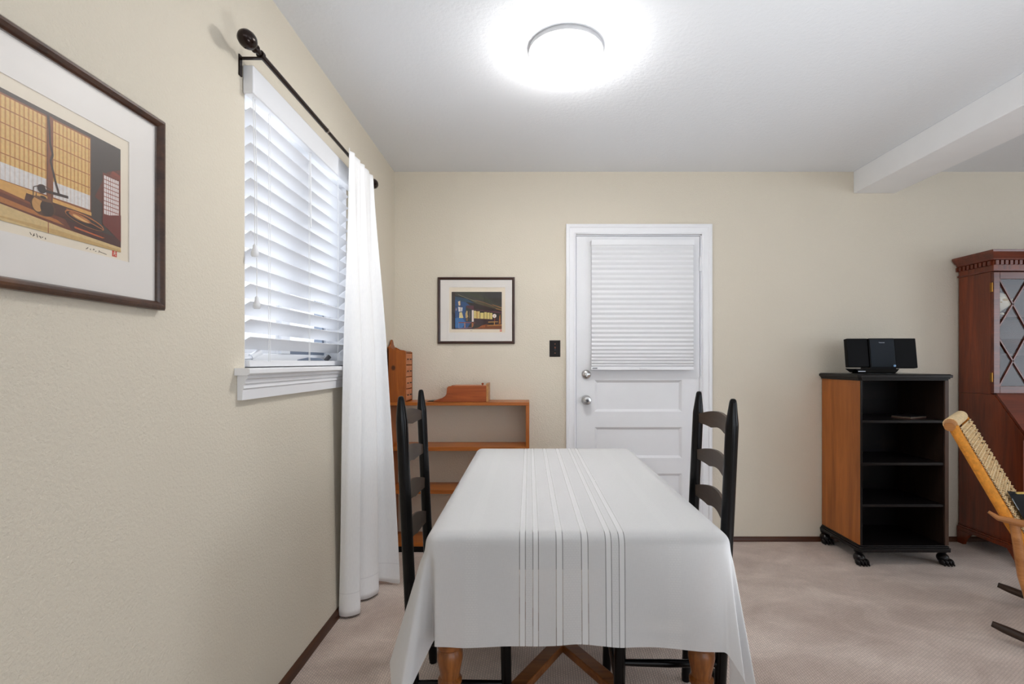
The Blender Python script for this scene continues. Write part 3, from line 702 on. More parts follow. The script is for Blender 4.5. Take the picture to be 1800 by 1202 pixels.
# ---------------------------------------------------------------- dining table and cloth
TX0, TX1, TY0, TY1, TZ = -.25, .50, 1.25, 2.47, .748
tb = thing('dining_table', (.125, 1.86, 0), 'oak dining table with turned legs and crossed stretcher under the white cloth', 'table')
def rrect(hx, hy, r, n=6):
    return [(sx * (hx - r) + r * math.cos(a0 + k * math.pi / 2 / n), sy * (hy - r) + r * math.sin(a0 + k * math.pi / 2 / n)) for sx, sy, a0 in ((1, 1, 0), (-1, 1, math.pi / 2), (-1, -1, math.pi), (1, -1, 1.5 * math.pi)) for k in range(n + 1)]
MB().prism(rrect(.365, .600, .04), lambda a, b, d: (a, b, d), TZ - .048, TZ - .006)  .build('tabletop', M_UNDER, tb, .012, seg=3)
MB().prism(rrect(.352, .587, .03), lambda a, b, d: (a, b, d), TZ - .006, TZ - .001).build('table_pad', flat('white felt table pad', (222, 222, 220), .9), tb, .002)
for nm, a in (('apron', (-.335, .335, -.575, -.553)), ('apron', (-.335, .335, .553, .575)), ('apron', (-.352, -.33, -.553, .553)), ('apron', (.33, .352, -.553, .553))):
    bx(*a, TZ - .11, TZ - .046).build(nm, M_UNDER, tb, .002)
LEGP = [(.018, 0), (.026, .004), (.028, .02), (.022, .04), (.018, .055), (.024, .075), (.031, .095), (.031, .15), (.026, .165), (.021, .18), (.030, .195), (.030, .203), (.022, .212), (.023, .24), (.026, .29), (.027, .322), (.032, .328), (.032, .337), (.025, .343), (.028, .36), (.0345, .392), (.034, .408), (.028, .419), (.034, .425), (.034, .434), (.028, .44), (.031, .45), (.031, .66), (.031, TZ - .03)]
lm = None
for sx in (-1, 1):
    for sy in (-1, 1):
        p = (sx * .337, sy * .548, 0)
        if lm is None: o = MB().lathe(LEGP, n=24).build('leg', M_OAK, tb, loc=p); lm = o.data
        else: o = bpy.data.objects.new('leg', lm); COL.objects.link(o); o.parent = tb; o.location = p
MB().bar((-.322, -.53, .121), (.322, .53, .121), .05, .030).build('stretcher', M_OAKX, tb, .004)
a, b = Vector((-.322, .53, .121)), Vector((.322, -.53, .121)); dd = (b - a).normalized()
MB().bar(a, a.lerp(b, .5) - dd * .026, .05, .030).bar(a.lerp(b, .5) + dd * .026, b, .05, .030).build('stretcher', M_OAKX, tb, .004)

def drape():
    hx, hy = (TX1 - TX0) / 2, (TY1 - TY0) / 2; mx, my = (TX0 + TX1) / 2, (TY0 + TY1) / 2
    DF, DB, DL, DR = .288, .26, .335, .375; rho = .030; hx -= .013; hy -= .013; DF += .010; DL += .012; DR += .012; zt = TZ + .001
    def axis(h, d0, d1):
        n0 = 26
        return np.concatenate([-h - d0 * (1 - np.linspace(0, 1, n0) ** .9)[:-1] if False else np.linspace(-h - d0, -h, n0)[:-1], np.linspace(-h, h, 41), np.linspace(h, h + d1, n0)[1:]])
    us = axis(hx, DL, DR); vs = axis(hy, DF, DB)
    # directions of the hanging corner folds, (outward, forward, down) by angle from the front (0) to the side (pi/2)
    FOLD = {(-1, -1): [(0, (.0, .035, 1)), (.16, (-.01, -.03, 1)), (.32, (-.015, -.14, 1)), (.46, (.01, -.24, 1)), (.60, (.06, -.10, 1)), (.74, (.11, .05, 1)), (.88, (.17, .09, 1)), (1.02, (.25, .03, 1)), (1.18, (.31, -.05, 1)), (1.36, (.29, -.10, 1)), (math.pi / 2, (.20, -.02, 1))],
            (1, -1): [(0, (0, .035, 1)), (.25, (.02, .045, 1)), (.45, (.05, .07, 1)), (.62, (.095, .10, 1)), (.74, (.085, .0, 1)), (.88, (.03, -.10, 1)), (1.05, (.10, -.12, 1)), (1.22, (.19, -.03, 1)), (1.40, (.20, -.05, 1)), (math.pi / 2, (.16, -.02, 1))]}
    FOLD[(-1, 1)] = [(p, (a * .8, b, 1)) for p, (a, b, c) in FOLD[(-1, -1)]]; FOLD[(1, 1)] = [(p, (a * .8, b, 1)) for p, (a, b, c) in FOLD[(1, -1)]]
    verts = []; uvs = []
    for u in us:
        for v in vs:
            sx = -1 if u < 0 else 1; sy = -1 if v < 0 else 1
            a, b = max(abs(u) - hx, 0), max(abs(v) - hy, 0); r = math.hypot(a, b)
            cxp, cyp = max(-hx, min(hx, u)), max(-hy, min(hy, v))
            if r < 1e-6:
                rip = .0006 * math.sin(u * 31 + v * 5) * math.sin(v * 9)
                x, y, z = mx + u, my + v, zt + rip
            else:
                if sy < 0:
                    r *= 1 + .75 * (np.interp(cxp + mx, [-.206, -.173, -.069, .017, .072, .114, .137, .182, .228, .365, .433], [.278, .281, .275, .2755, .271, .264, .2645, .272, .282, .29, .294]) / .281 - 1)
                ph = math.atan2(a, b)          # 0 = front/back drop, pi/2 = side drop
                F = FOLD[(sx, sy)]; pp = [q[0] for q in F]
                g = [np.interp(ph, pp, [q[1][i] for q in F]) for i in range(3)]
                if a == 0:      # front or back panel, settles to a straight hang away from the corner
                    e = hx - abs(u); k = math.exp(-(e / .10) ** 2)
                    wv = .05 * math.sin(u * 8.5 + 2.4) + .035 * math.sin(u * 19 + 1)
                    g = [g[0] * k, g[1] * k + (.03 + wv * .6) * (1 - k), 1]
                if b == 0:
                    e = hy - abs(v); k = math.exp(-(e / .16) ** 2)
                    g = [g[0] * k + (.07 + .05 * math.sin(v * 11)) * (1 - k), g[1] * k, 1]
                g = np.array(g); g = g / np.linalg.norm(g)
                ho, hf = math.sin(ph), math.cos(ph)
                arc = rho * math.pi / 2
                if r < arc:
                    t_ = r / rho; oo, ff, dn = ho * rho * math.sin(t_), hf * rho * math.sin(t_), rho * (1 - math.cos(t_))
                else:
                    q = r - arc; s_ = min(1, q / .05); s_ = s_ * s_ * (3 - 2 * s_)
                    oo = ho * rho + g[0] * q * s_; ff = hf * rho + g[1] * q * s_; dn = rho + q * (s_ * g[2] + (1 - s_))
                x, y, z = mx + cxp + sx * oo, my + cyp + sy * ff, zt - dn
            verts.append((x, y, z)); uvs.append((u + mx - .1086, v))
    nv = len(vs); fs = [(i * nv + j, (i + 1) * nv + j, (i + 1) * nv + j + 1, i * nv + j + 1) for i in range(len(us) - 1) for j in range(nv - 1)]
    me = bpy.data.meshes.new('tablecloth'); me.from_pydata(verts, [], fs)
    ul = me.uv_layers.new(name='UVMap')
    for l in me.loops: ul.data[l.index].uv = uvs[l.vertex_index]
    me.polygons.foreach_set('use_smooth', [True] * len(me.polygons)); me.materials.append(M_CLOTH)
    o = bpy.data.objects.new('tablecloth', me); COL.objects.link(o)
    s_ = o.modifiers.new('smooth', 'SUBSURF'); s_.levels = 2; s_.render_levels = 2
    return tag(o, 'white tablecloth with openwork stripes draped over the dining table', 'tablecloth')
drape()

# ---------------------------------------------------------------- ladder-back chairs
def make_chair(label):
    ch = thing('dining_chair', (0, 0, 0), label, 'chair', group='ladder-back dining chairs')
    W = .185; ln = -.045
    def post(s):
        zs = [0, .02, .44, .80, .955, .995, 1.001, 1.062, 1.070, 1.0745, 1.0755]; rs = [.014, .0165, .0185, .0188, .0188, .0187, .0183, .0108, .0092, .006, .002]
        return MB().tube([(ln * z, s * W, z) for z in zs], rs, 16)
    for s in (-1, 1): post(s).build('back_post', M_BLACK, ch)
    for s in (-1, 1):
        MB().tube([(.29, s * .20, 0), (.29, s * .20, .02), (.285, s * .20, .30), (.283, s * .20, .47)], [.013, .016, .0175, .017], 14).build('leg', M_BLACK, ch)
    for zc, hh in ((.985, .060), (.853, .064), (.722, .072), (.59, .082)):
        m = MB(); N = 20; up = []; lo = []
        for i in range(N + 1):
            u = -1 + 2 * i / N; y = u * (W - .008)
            top = zc + hh * (.10 + .44 * (1 - abs(u) ** 1.9))
            au = abs(u); bot = zc - hh * (.50 - (.15 * (1 - (au / .38) ** 2) if au < .38 else .12 * ((au - .38) / .62) ** .7))
            bow = ln * zc - .022 * (1 - u * u)
            up.append((bow, y, top)); lo.append((bow, y, bot))
        v = [];
        for d in (-.0045, .0045):
            v += [(p[0] + d, p[1], p[2]) for p in up] + [(p[0] + d, p[1], p[2]) for p in lo]
        n = N + 1; f = []
        for i in range(N):
            f += [(i, i + 1, n + i + 1, n + i), (2 * n + i, 2 * n + i + 1, 3 * n + i + 1, 3 * n + i), (i, i + 1, 2 * n + i + 1, 2 * n + i), (n + i, n + i + 1, 3 * n + i + 1, 3 * n + i)]
        f += [(0, n, 3 * n, 2 * n), (N, n + N, 3 * n + N, 2 * n + N)]
        m.add(v, f).build('back_slat', M_SLAT, ch)
    for s in (-1, 1):
        for z in (.29, .16): MB().tube([(ln * z, s * W, z), (.14, s * .194, z), (.287, s * .20, z)], [.009, .0115, .009], 10).build('side_rung', M_BLACK, ch)
    for z in (.32, .2): MB().tube([(.287, -.2, z), (.287, 0, z), (.287, .2, z)], [.009, .012, .009], 10).build('front_rung', M_BLACK, ch)
    MB().tube([(ln * .22, -W, .22), (ln * .22, W, .22)], .0095, 10).build('back_rung', M_BLACK, ch)
    st = MB()   # woven seat, wrapped round four rails
    st.add([(-.02, -W + .015, .435), (.295, -.205, .435), (.295, .205, .435), (-.02, W - .015, .435), (.13, 0, .428),
            (-.02, -W + .015, .41), (.295, -.205, .41), (.295, .205, .41), (-.02, W - .015, .41)],
           [(0, 1, 4), (1, 2, 4), (2, 3, 4), (3, 0, 4), (0, 1, 6, 5), (1, 2, 7, 6), (2, 3, 8, 7), (3, 0, 5, 8), (5, 6, 7, 8)])
    st.build('seat', flat('dark woven seat', (54, 44, 36), .8, bump=.4, bscale=120), ch, .008)
    return ch
c1 = make_chair('black ladder-back chair on the window side of the table, before the curtain')
c1.location = (-.369, 1.745, 0); c1.rotation_euler = (0, 0, R(2.8))
c2 = copy_tree(c1); c2.location = (.569, 1.635, 0); c2.rotation_euler = (0, 0, R(180 - 4.2))
c2['label'] = 'black ladder-back chair on the far table side from the window, before the door'

# ---------------------------------------------------------------- low pine bookshelf
bs = thing('low_bookshelf', (-.4425, YB, 0), 'low open orange pine bookshelf in the corner behind the table', 'bookshelf')
BX0, BX1, BD = -.444, .444, -.208
bx(BX0, BX1, BD, -.001, .914, .934).build('top_board', M_PINE, bs, .002)
bx(BX0, BX0 + .022, BD + .004, -.001, .0, .914).build('side_panel', M_PINEZ, bs, .002)
bx(BX1 - .022, BX1, BD + .004, -.001, .0, .914).build('side_panel', M_PINEZ, bs, .002)
for z in (.644, .378, .052): bx(BX0 + .022, BX1 - .022, BD + .006, -.001, z - .012, z + .012).build('shelf', M_PINE, bs, .002)
bx(BX0 + .022, BX1 - .022, BD + .02, BD + .036, .0, .04).build('shaded_plinth', M_BLACK, bs)  # recessed board in black, its colour standing in for the shaded gap

# spice cabinet, drawers facing into the room
CX0, CX1, CY0, CY1 = -.880, -.764, 3.035, 3.205
sp = thing('spice_cabinet', (-.82, 3.12, .934), 'small upright pine spice cabinet with tiny drawers on the shelf against the wall', 'cabinet')
ox, oy = -.82, 3.12
def sprof(k):
    return [(CX0 - ox, 0), (CX1 - ox, 0), (CX1 - ox, .312), (CX1 - ox - .012, .318), (CX1 - ox - .035, .318), (CX1 - ox - .055, .326), (CX1 - ox - .075, .328), (CX1 - ox - .09, .336), (CX0 - ox + .006, .346), (CX0 - ox, .34)]
MB().prism(sprof(0), lambda a, b, d: (a, d, b), CY0 - oy, CY0 - oy + .010).build('side_panel', M_PINEK, sp, .001)
MB().prism(sprof(1), lambda a, b, d: (a, d, b), CY1 - oy - .010, CY1 - oy).build('side_panel', M_PINEK, sp, .001)
crest = [(-.085, 0), (.085, 0), (.085, .335), (.07, .345), (.055, .345), (.045, .355), (.03, .358), (.022, .375), (.012, .388), (0, .392), (-.012, .388), (-.022, .375), (-.03, .358), (-.045, .355), (-.055, .345), (-.07, .345), (-.085, .335)]
MB().prism(crest, lambda a, b, d: (d, a, b), CX0 - ox, CX0 - ox + .009).build('back_board', M_PINEK, sp, .001)
bx(CX0 - ox + .009, CX1 - ox - .004, CY0 - oy + .01, CY1 - oy - .01, .308, .316).build('top_board', M_PINEK, sp)
bx(CX0 - ox + .009, CX1 - ox - .012, CY0 - oy + .01, CY1 - oy - .01, .002, .006).build('bottom_board', M_PINEK, sp)
for r_ in range(4):
    for q in range(2):
        y0 = CY0 - oy + .012 + q * .074; z0 = .008 + r_ * .075
        d = bx(CX0 - ox + .012, CX1 - ox - .001, y0, y0 + .071, z0, z0 + .070).build('drawer', M_PINED, sp, .0015)
        MB().box(CX1 - ox - .001, CX1 - ox + .0055, y0 + .022, y0 + .050, z0 + .031, z0 + .037).build('pull_slot', flat('dark slot shade', (40, 26, 18), .5), d)  # dark bar on the drawer face, painting the shade inside its pull slot

# scalloped wooden box lying on the shelf
wbx = thing('wooden_box', (-.43, 3.12, .934), 'long scalloped reddish wooden box lying flat on the pine shelf', 'box')
def scal(k): 
    P = [(-.165, 0), (.163, 0), (.163, .100), (-.045, .100), (-.072, .097), (-.082, .088), (-.084, .070), (-.086, .050), (-.094, .036), (-.112, .024), (-.130, .016), (-.150, .010), (-.165, .007)]
    return P
for y0 in (-.068, .058): MB().prism(scal(0), lambda a, b, d: (a, d, b + .001), y0, y0 + .010).build('side_board', M_CHERRY, wbx, .001)
bx(-.160, .163, -.058, .058, .001, .009).build('bottom_board', M_CHERRY, wbx)
bx(.163, .176, -.072, .072, .0, .116).build('end_board', wood('pale pine end', (150, 100, 54), (190, 140, 86), 'y', .45), wbx, .002)
bx(-.045, .160, -.058, .058, .092, .101).build('lid', M_PINED, wbx)
MB().lathe([(.004, .101), (.004, .107), (.008, .110), (.008, .114), (.004, .117)], (.135, -.01, 0), 'z', 12).build('knob', M_CHERRY, wbx)
MB().prism([(-.215, .001), (-.160, .001), (-.160, .008), (-.20, .006)], lambda a, b, d: (a, d, b), -.045, .045).build('tongue', M_ESPRESSO, wbx)

# ---------------------------------------------------------------- black bookcase on paw feet
BW0, BW1, BYF, BYB = 1.93, 2.445, 2.85, 3.225
bk = thing('bookcase', (2.1875, 3.04, 0), 'black open bookcase with amber side panel on carved paw feet', 'bookcase')
ox, oy = 2.1875, 3.04
l0, l1, f0, f1 = BW0 - ox, BW1 - ox, BYF - oy, BYB - oy
bx(l0, l0 + .012, f0 + .004, f1, .115, 1.075).build('side_panel', [M_BCSIDE], bk, .002)
bx(l1 - .024, l1, f0 + .004, f1, .115, 1.075).build('side_panel', wood('brown black side', (26, 18, 14), (48, 33, 25), 'z', .45), bk, .002)
bx(l0 + .001, l0 + .0115, f0 - .001, f0 + .004, .115, 1.075).build('front_stile', M_ESPRESSO, bk)
bx(l1 - .022, l1 - .001, f0 - .001, f0 + .004, .115, 1.075).build('front_stile', wood('worn brown stile', (52, 32, 22), (86, 60, 44), 'z', .4), bk)
bx(l0 + .0125, l1 - .0245, f1 - .012, f1, .115, 1.075).build('back_panel', M_ESPRESSO, bk)
tp = MB()
for e, z0, z1 in ((.006, 1.075, 1.084), (.012, 1.084, 1.092), (.020, 1.092, 1.108), (.014, 1.108, 1.112)): tp.prism([(l0 - e, f1), (l1 + e, f1), (l1 + e, f0 + .014 - e), (l1 - .014 + e, f0 - e), (l0 + .014 - e, f0 - e), (l0 - e, f0 + .014 - e)], lambda a, b, d: (a, b, d), z0, z1)
tp.build('top_board', M_ESPRESSO, bk, .002)
bt = MB()
for e, z0, z1 in ((.014, .078, .098), (.008, .098, .107), (.002, .107, .115)): bt.prism([(l0 - e, f1), (l1 + e, f1), (l1 + e, f0 + .014 - e), (l1 - .014 + e, f0 - e), (l0 + .014 - e, f0 - e), (l0 - e, f0 + .014 - e)], lambda a, b, d: (a, b, d), z0, z1)
bt.build('base_board', M_ESPRESSO, bk, .003)
for z in (.843, .5955, .352): bx(l0 + .0125, l1 - .0245, f0 + .006, f1 - .013, z - .016, z).build('shelf', M_ESPRESSO, bk, .002)
fm = None
for sx in (-1, 1):
    for sy in (-1, 1):
        p = ((l0 if sx < 0 else l1) - sx * .012, (f0 if sy < 0 else f1) - sy * .022, 0)
        if fm is None:
            m = MB().ell((0, .006, .034), (.030, .034, .030)).lathe([(.020, .078), (.026, .072), (.022, .064), (.016, .055), (.022, .045)], (0, .012, 0), 'z', 16)
            for a in (-.027, -.009, .009, .027): m.ell((a, -.026 + abs(a) * .25, .018), (.0105, .022, .017), 10, 8)
            for a in (-.027, -.009, .009, .027): m.ell((a, -.046 + abs(a) * .25, .008), (.004, .010, .007), 8, 6)
            o = m.build('paw_foot', M_ESPRESSO, bk, loc=p); fm = o.data
        else: o = bpy.data.objects.new('paw_foot', fm); COL.objects.link(o); o.parent = bk; o.location = p

nb = thing('notebook', (2.33, 3.0, .843), 'thin dark booklet lying on the bookcase top shelf', 'book', R(24))
bx(-.085, .085, -.055, .055, .0, .003).build('cover', flat('dark red cover', (70, 22, 20), .5), nb)
bx(-.083, .083, -.053, .053, .003, .011).build('pages', flat('aged page edges', (120, 106, 90), .8), nb)
bx(-.085, .085, -.055, .055, .011, .014).build('cover', flat('black cover', (24, 20, 22), .5), nb)

# compact stereo
sr = thing('stereo', (2.16, 3.02, 1.112), 'black compact stereo with twin speakers on top of the bookcase', 'stereo', R(-4))
Mx = Matrix.Rotation(R(-7), 4, 'X')
def tilt(x0, x1, y0, y1, z0, z1, sk0=0, sk1=0):
    m = MB(); m.box(x0, x1, y0, y1, z0, z1)
    vs = []
    for (x, y, z) in m.v:
        k = (z - z0) / (z1 - z0)
        if x == x0: x += sk0 * (1 - k)
        if x == x1: x += sk1 * (1 - k)
        p = Mx @ Vector((x, y, z)); vs.append((p.x, p.y, p.z))
    m.v = vs; return m
tilt(-.078, .072, -.052, .05, .022, .212).build('centre_unit', M_PLASTIC, sr, .003)
tilt(-.074, .068, -.056, -.052, .034, .205).build('front_panel', M_SMOKE, sr, .002)
tilt(-.204, -.080, -.047, -.012, .036, .212, .008).build('speaker_box', M_GRILLE, sr, .004)
tilt(.074, .200, -.047, -.012, .030, .212, 0, .014).build('speaker_box', M_GRILLE, sr, .004)
MB().prism([(-.17, .030), (.09, .030), (.07, .006), (-.14, .006)], lambda a, b, d: (a, d, b), -.05, .06).build('base_tray', M_PLASTIC, sr, .003)
MB().lathe([(.13, 0), (.13, .003), (.12, .006)], (-.03, .0, 0), 'z', 32, Matrix.Scale(.62, 4, (0, 1, 0))).build('foot_plate', M_PLASTIC, sr)
p = Mx @ Vector((.058, -.058, .042))
MB().lathe([(.007, .002), (.007, -.003), (.004, -.004)], p, 'y', 14).build('power_button', flat('pale blue button', (120, 160, 200), .3), sr)
bx(-.152, -.110, -.0525, -.049, .012, .017).build('label_strip', M_SILVER, sr)
fc = bpy.data.curves.new('brand_lettering', 'FONT'); fc.body = 'Panasonic'; fc.size = .0085; fc.align_x = 'CENTER'; fc.extrude = .0002
ft_ = bpy.data.objects.new('lettering_curve', fc); COL.objects.link(ft_); bpy.context.view_layer.update()
fm_ = bpy.data.meshes.new_from_object(ft_.evaluated_get(bpy.context.evaluated_depsgraph_get())); bpy.data.objects.remove(ft_)
fo = bpy.data.objects.new('brand_lettering', fm_); COL.objects.link(fo); fm_.materials.clear(); fm_.materials.append(M_SILVER); fo.parent = sr; fo['kind'] = 'stuff'
fo.location = Mx @ Vector((-.005, -.0565, .182)); fo.rotation_euler = (R(83), 0, 0)

# ---------------------------------------------------------------- mahogany secretary cabinet
SX, SYB = 2.83, 3.222
sc = thing('secretary_desk', (SX, SYB, 0), 'tall mahogany secretary desk with lattice glass doors against the back wall', 'secretary')
WD = .86; U0 = -.242; L0 = -.42
# lower carcass side with slanted front
side = [(0, .10), (0, .985), (U0, .985), (-.435, .742), (L0, .735), (L0, .10)]
for x in (0, WD - .02): MB().prism(side, lambda a, b, d: (d, a, b), x, x + .02).build('side_panel', M_MAHOG, sc, .001)
bx(.02, WD - .02, -.012, 0, .10, .985).build('back_panel', M_MAHOGD, sc)
s0 = Vector((0, U0 - .001, .985)); s1 = Vector((0, -.437, .742)); dn = (s1 - s0)
n_ = Vector((0, dn.z, -dn.y)).normalized(); n_ = n_ if n_.y < 0 else -n_
MB().prism([(s0.y, s0.z), (s1.y, s1.z), (s1.y + n_.y * .016, s1.z + n_.z * .016), (s0.y + n_.y * .016, s0.z + n_.z * .016)], lambda a, b, d: (d, a, b), .004, WD - .004).build('slant_front', M_MAHOGX, sc, .002)
for z0, z1 in ((.13, .32), (.33, .52), (.53, .725)):
    d = bx(.022, WD - .022, L0 - .002, L0 + .02, z0, z1).build('drawer', M_MAHOGX, sc, .004)
    for x in (.2, WD - .2): MB().tube([(x - .04, L0 - .004, (z0 + z1) / 2), (x - .035, L0 - .02, (z0 + z1) / 2 - .015), (x + .035, L0 - .02, (z0 + z1) / 2 - .015), (x + .04, L0 - .004, (z0 + z1) / 2)], .003, 8).build('drawer_handle', M_BRASS, d)
bx(.02, WD - .02, L0 + .02, -.012, .52, .53).build('dust_board', M_MAHOGD, sc)
bm_ = MB()
for e, z0, z1 in ((.014, .085, .108), (.009, .108, .120), (.003, .120, .128)): bm_.box(-e, WD + e, L0 - e, 0, z0, z1)
bm_.build('base_moulding', M_MAHOG, sc, .003)
for x in (-.012, WD - .10):
    for y in (L0 - .012, -.10):
        ft = MB().prism([(0, 0), (.05, 0), (.06, .03), (.085, .06), (.11, .085), (0, .085)] if y < -.2 else [(.112, 0), (.062, 0), (.052, .03), (.027, .06), (.0, .085), (.112, .085)], lambda a, b, d: (d, y + a * .9, b), x, x + .022 if x < 0 else x + .112)
        if x < 0 and y < -.2: ft.prism([(0, 0), (.05, 0), (.06, .03), (.085, .06), (.11, .085), (0, .085)], lambda a, b, d: (x + a, d, b), y, y + .022)
        ft.build('bracket_foot', M_MAHOG, sc, .002)
# upper bookcase
for x in (0, WD - .018): bx(x, x + .018, U0 + .020, 0, .986, 1.7445).build('side_panel', M_MAHOG, sc, .001)
bx(.018, WD - .018, -.012, 0, .986, 1.7445).build('back_panel', M_MAHOGD, sc)
bx(.018, WD - .018, U0 + .02, -.012, .986, 1.0).build('floor_board', M_MAHOGD, sc)
for z in (1.235, 1.475): bx(.018, WD - .018, U0 + .05, -.012, z - .012, z).build('shelf', M_MAHOGD, sc)
fz = MB().box(0, WD, U0, 0, 1.745, 1.80); fz.build('frieze', M_MAHOG, sc, .001)
def ring(name, prof):   # moulding that turns the corner: (overhang, z)
    m = MB(); n = len(prof); path = [(-1, None, 0), (-1, -1, 0), (1, -1, 0), (1, None, 0)]
    V = []
    for k in range(4):
        for e, z in prof:
            x = -e if k < 2 else WD + e; y = 0 if k in (0, 3) else U0 - e
            V.append((x, y, z))
    F = [tuple(range(n)), tuple(range(3 * n, 4 * n))]
    for k in range(3):
        for i in range(n): F.append((k * n + i, k * n + (i + 1) % n, (k + 1) * n + (i + 1) % n, (k + 1) * n + i))
    m.add(V, F).build(name, M_MAHOGX, sc)
ring('cornice', [(0, 1.80), (.014, 1.806), (.018, 1.818), (.030, 1.828), (.040, 1.842), (.046, 1.850), (.046, 1.860), (0, 1.860)])
bx(0, WD, U0, 0, 1.8005, 1.855).build('cornice_core', M_MAHOG, sc)
ring('waist_moulding', [(0, 1.736), (.010, 1.738), (.010, 1.746), (0, 1.748)])
# dentils along side and front
dm = None
for k in range(9):
    y = U0 + .012 + k * .0285
    if dm is None: o = bx(0, .012, 0, .018, 0, .026).build('dentil', M_MAHOGX, sc, .001); dm = o.data
    else: o = bpy.data.objects.new('dentil', dm); COL.objects.link(o); o.parent = sc
    o.location = (-.012, y, 1.776)
for k in range(30):
    o = bpy.data.objects.new('dentil', dm); COL.objects.link(o); o.parent = sc; o.rotation_euler = (0, 0, R(90)); o.location = (.022 + k * .0285, U0 - .012, 1.776)
# doors: frame, glass, lattice
def gdoor(x0, x1, hinge):
    d = bx(x0, x0 + .038, U0, U0 + .019, .992, 1.732)
    d.box(x1 - .038, x1, U0, U0 + .019, .992, 1.732); d.box(x0 + .038, x1 - .038, U0, U0 + .019, .992, 1.036); d.box(x0 + .038, x1 - .038, U0, U0 + .019, 1.690, 1.732)
    dr = d.build('glass_door', M_MAHOGX, sc, .002)
    MB().add([(x0 + .036, U0 + .010, 1.034), (x1 - .036, U0 + .010, 1.034), (x1 - .036, U0 + .010, 1.692), (x0 + .036, U0 + .010, 1.692)], [(0, 1, 2, 3)]).build('pane', M_GLASS, dr, smooth=False, recalc=False)
    a, b = x0 + .036, x1 - .036; m_ = (a + b) / 2
    for (p, q) in (((a, 1.69), (m_, 1.364)), ((b, 1.69), (m_, 1.364)), ((m_, 1.69), (a, 1.40)), ((m_, 1.69), (b, 1.40)), ((a, 1.325), (m_, 1.036)), ((b, 1.325), (m_, 1.036)), ((m_, 1.364), (a, 1.036)), ((m_, 1.364), (b, 1.036))):
        MB().bar((p[0], U0 + .006, p[1]), (q[0], U0 + .006, q[1]), .008, .009, (0, 1, 0)).build('muntin', M_MAHOGX, dr)
    for z in (1.64, 1.09): bx(hinge - .0065, hinge + .004, U0 + .004, U0 + .018, z - .028, z + .028).build('hinge', M_BRASS, dr)
    return dr
gdoor(.001, WD / 2 - .001, 0.0); gdoor(WD / 2 + .001, WD - .001, WD)
for x in (.42, .44): MB().lathe([(.004, U0), (.004, U0 - .010), (.008, U0 - .013), (.008, U0 - .018), (.003, U0 - .021)], (x + (-.01 if x < .43 else .01), 0, 1.36), 'y', 12).build('door_knob', M_BRASS, sc)

# tureen and bowl inside the glass doors
tu = thing('soup_tureen', (SX + .125, SYB - .115, 1.475), 'white porcelain lidded tureen behind the cabinet lattice glass', 'tureen')
MB().lathe([(.030, .008), (.034, .012), (.026, .024), (.050, .040), (.078, .062), (.088, .085), (.080, .102), (.074, .108)], n=28, M=Matrix.Scale(.85, 4, (0, 1, 0))).build('bowl', M_PORC, tu)
MB().lathe([(.078, .108), (.080, .112), (.066, .128), (.045, .142), (.020, .150), (.008, .156), (.014, .168), (.010, .178), (.003, .182)], n=28, M=Matrix.Scale(.85, 4, (0, 1, 0))).build('lid', M_PORC, tu)
for s_ in (-1, 1): MB().tube([(s_ * .082, 0, .098), (s_ * .112, 0, .104), (s_ * .118, 0, .085), (s_ * .088, 0, .07)], .006, 8).build('handle', M_PORC, tu)
for a in range(4):
    q = a * math.pi / 2 + .8; MB().ell((.036 * math.cos(q), .034 * math.sin(q), .010), (.011, .011, .010), 10, 8).build('foot', M_PORC, tu)
MB().ell((.0, -.070, .09), (.018, .004, .012), 10, 6).ell((-.02, -.068, .082), (.010, .004, .006), 8, 6).build('flower_decoration', M_GOLD, tu)
wo = thing('wooden_bowl', (SX + .20, SYB - .11, 1.235), 'large dark bowl on the cabinet middle shelf', 'bowl')
MB().lathe([(.04, .001), (.045, .008), (.03, .012), (.060, .030), (.090, .060), (.100, .092), (.095, .092), (.082, .062), (.05, .034), (.01, .024)], n=28).build('bowl', M_MAHOGD, wo)

# ---------------------------------------------------------------- rope rocking chair (mostly beyond the frame edge)
rk = thing('rocking_chair', (2.446, 1.96, 0), 'teak rocking chair with a woven cord back beside the secretary desk', 'rocking chair', math.atan2(-.717, .697))
HW = .26
def rz_(x): return .019 + .30 * (x * x)
for s in (-1, 1):
    y = s * HW
    xs = [-.42 + .86 * i / 20 for i in range(21)]
    MB().tube([(x, y, rz_(x)) for x in xs], [.013, .0178] + [.0185] * 17 + [.0178, .013], 12, sq=.95).build('rocker', M_DARKTEAK, rk)
    # back side rail wrapped with cord
    MB().tube([(-.546, s * (HW - .02), .895), (-.36, s * (HW - .02), .50), (-.255, s * (HW - .02), .30)], [.020, .021, .021], 12).build('back_rail', M_ROPELIT, rk)
    # arm
    MB().tube([(-.43, y + s * .012, .548), (-.40, y + s * .012, .528), (-.33, y + s * .006, .520), (-.15, y, .540), (.05, y, .556), (.17, y, .556), (.21, y, .55)], [.008, .015, .020, .018, .020, .022, .012], 12, sq=.75).build('armrest', M_TEAK, rk)
    MB().tube([(-.352, y, .515), (-.325, y, .30), (-.27, y, rz_(.27) + .008)], [.016, .019, .015], 12).build('leg', M_TEAK, rk)
    MB().tube([(.13, y, .545), (.15, y, .30), (.20, y, rz_(.2) + .008)], [.016, .019, .015], 12).build('leg', M_TEAK, rk)
    MB().tube([(-.26, s * (HW - .02), .30), (.17, s * (HW - .02), .375)], .017, 12).build('seat_rail', M_TEAK, rk)
tr_ = MB().tube([(-.556, -HW - .006, .895), (-.556, -HW + .03, .905), (-.556, HW - .03, .905), (-.556, HW + .006, .895)], [.020, .024, .024, .020], 14).build('top_rail', M_TEAK, rk)
MB().tube([(-.556, -HW + .028, .905), (-.556, HW - .028, .905)], .0275, 14).build('rail_wrap', M_ROPE, tr_)
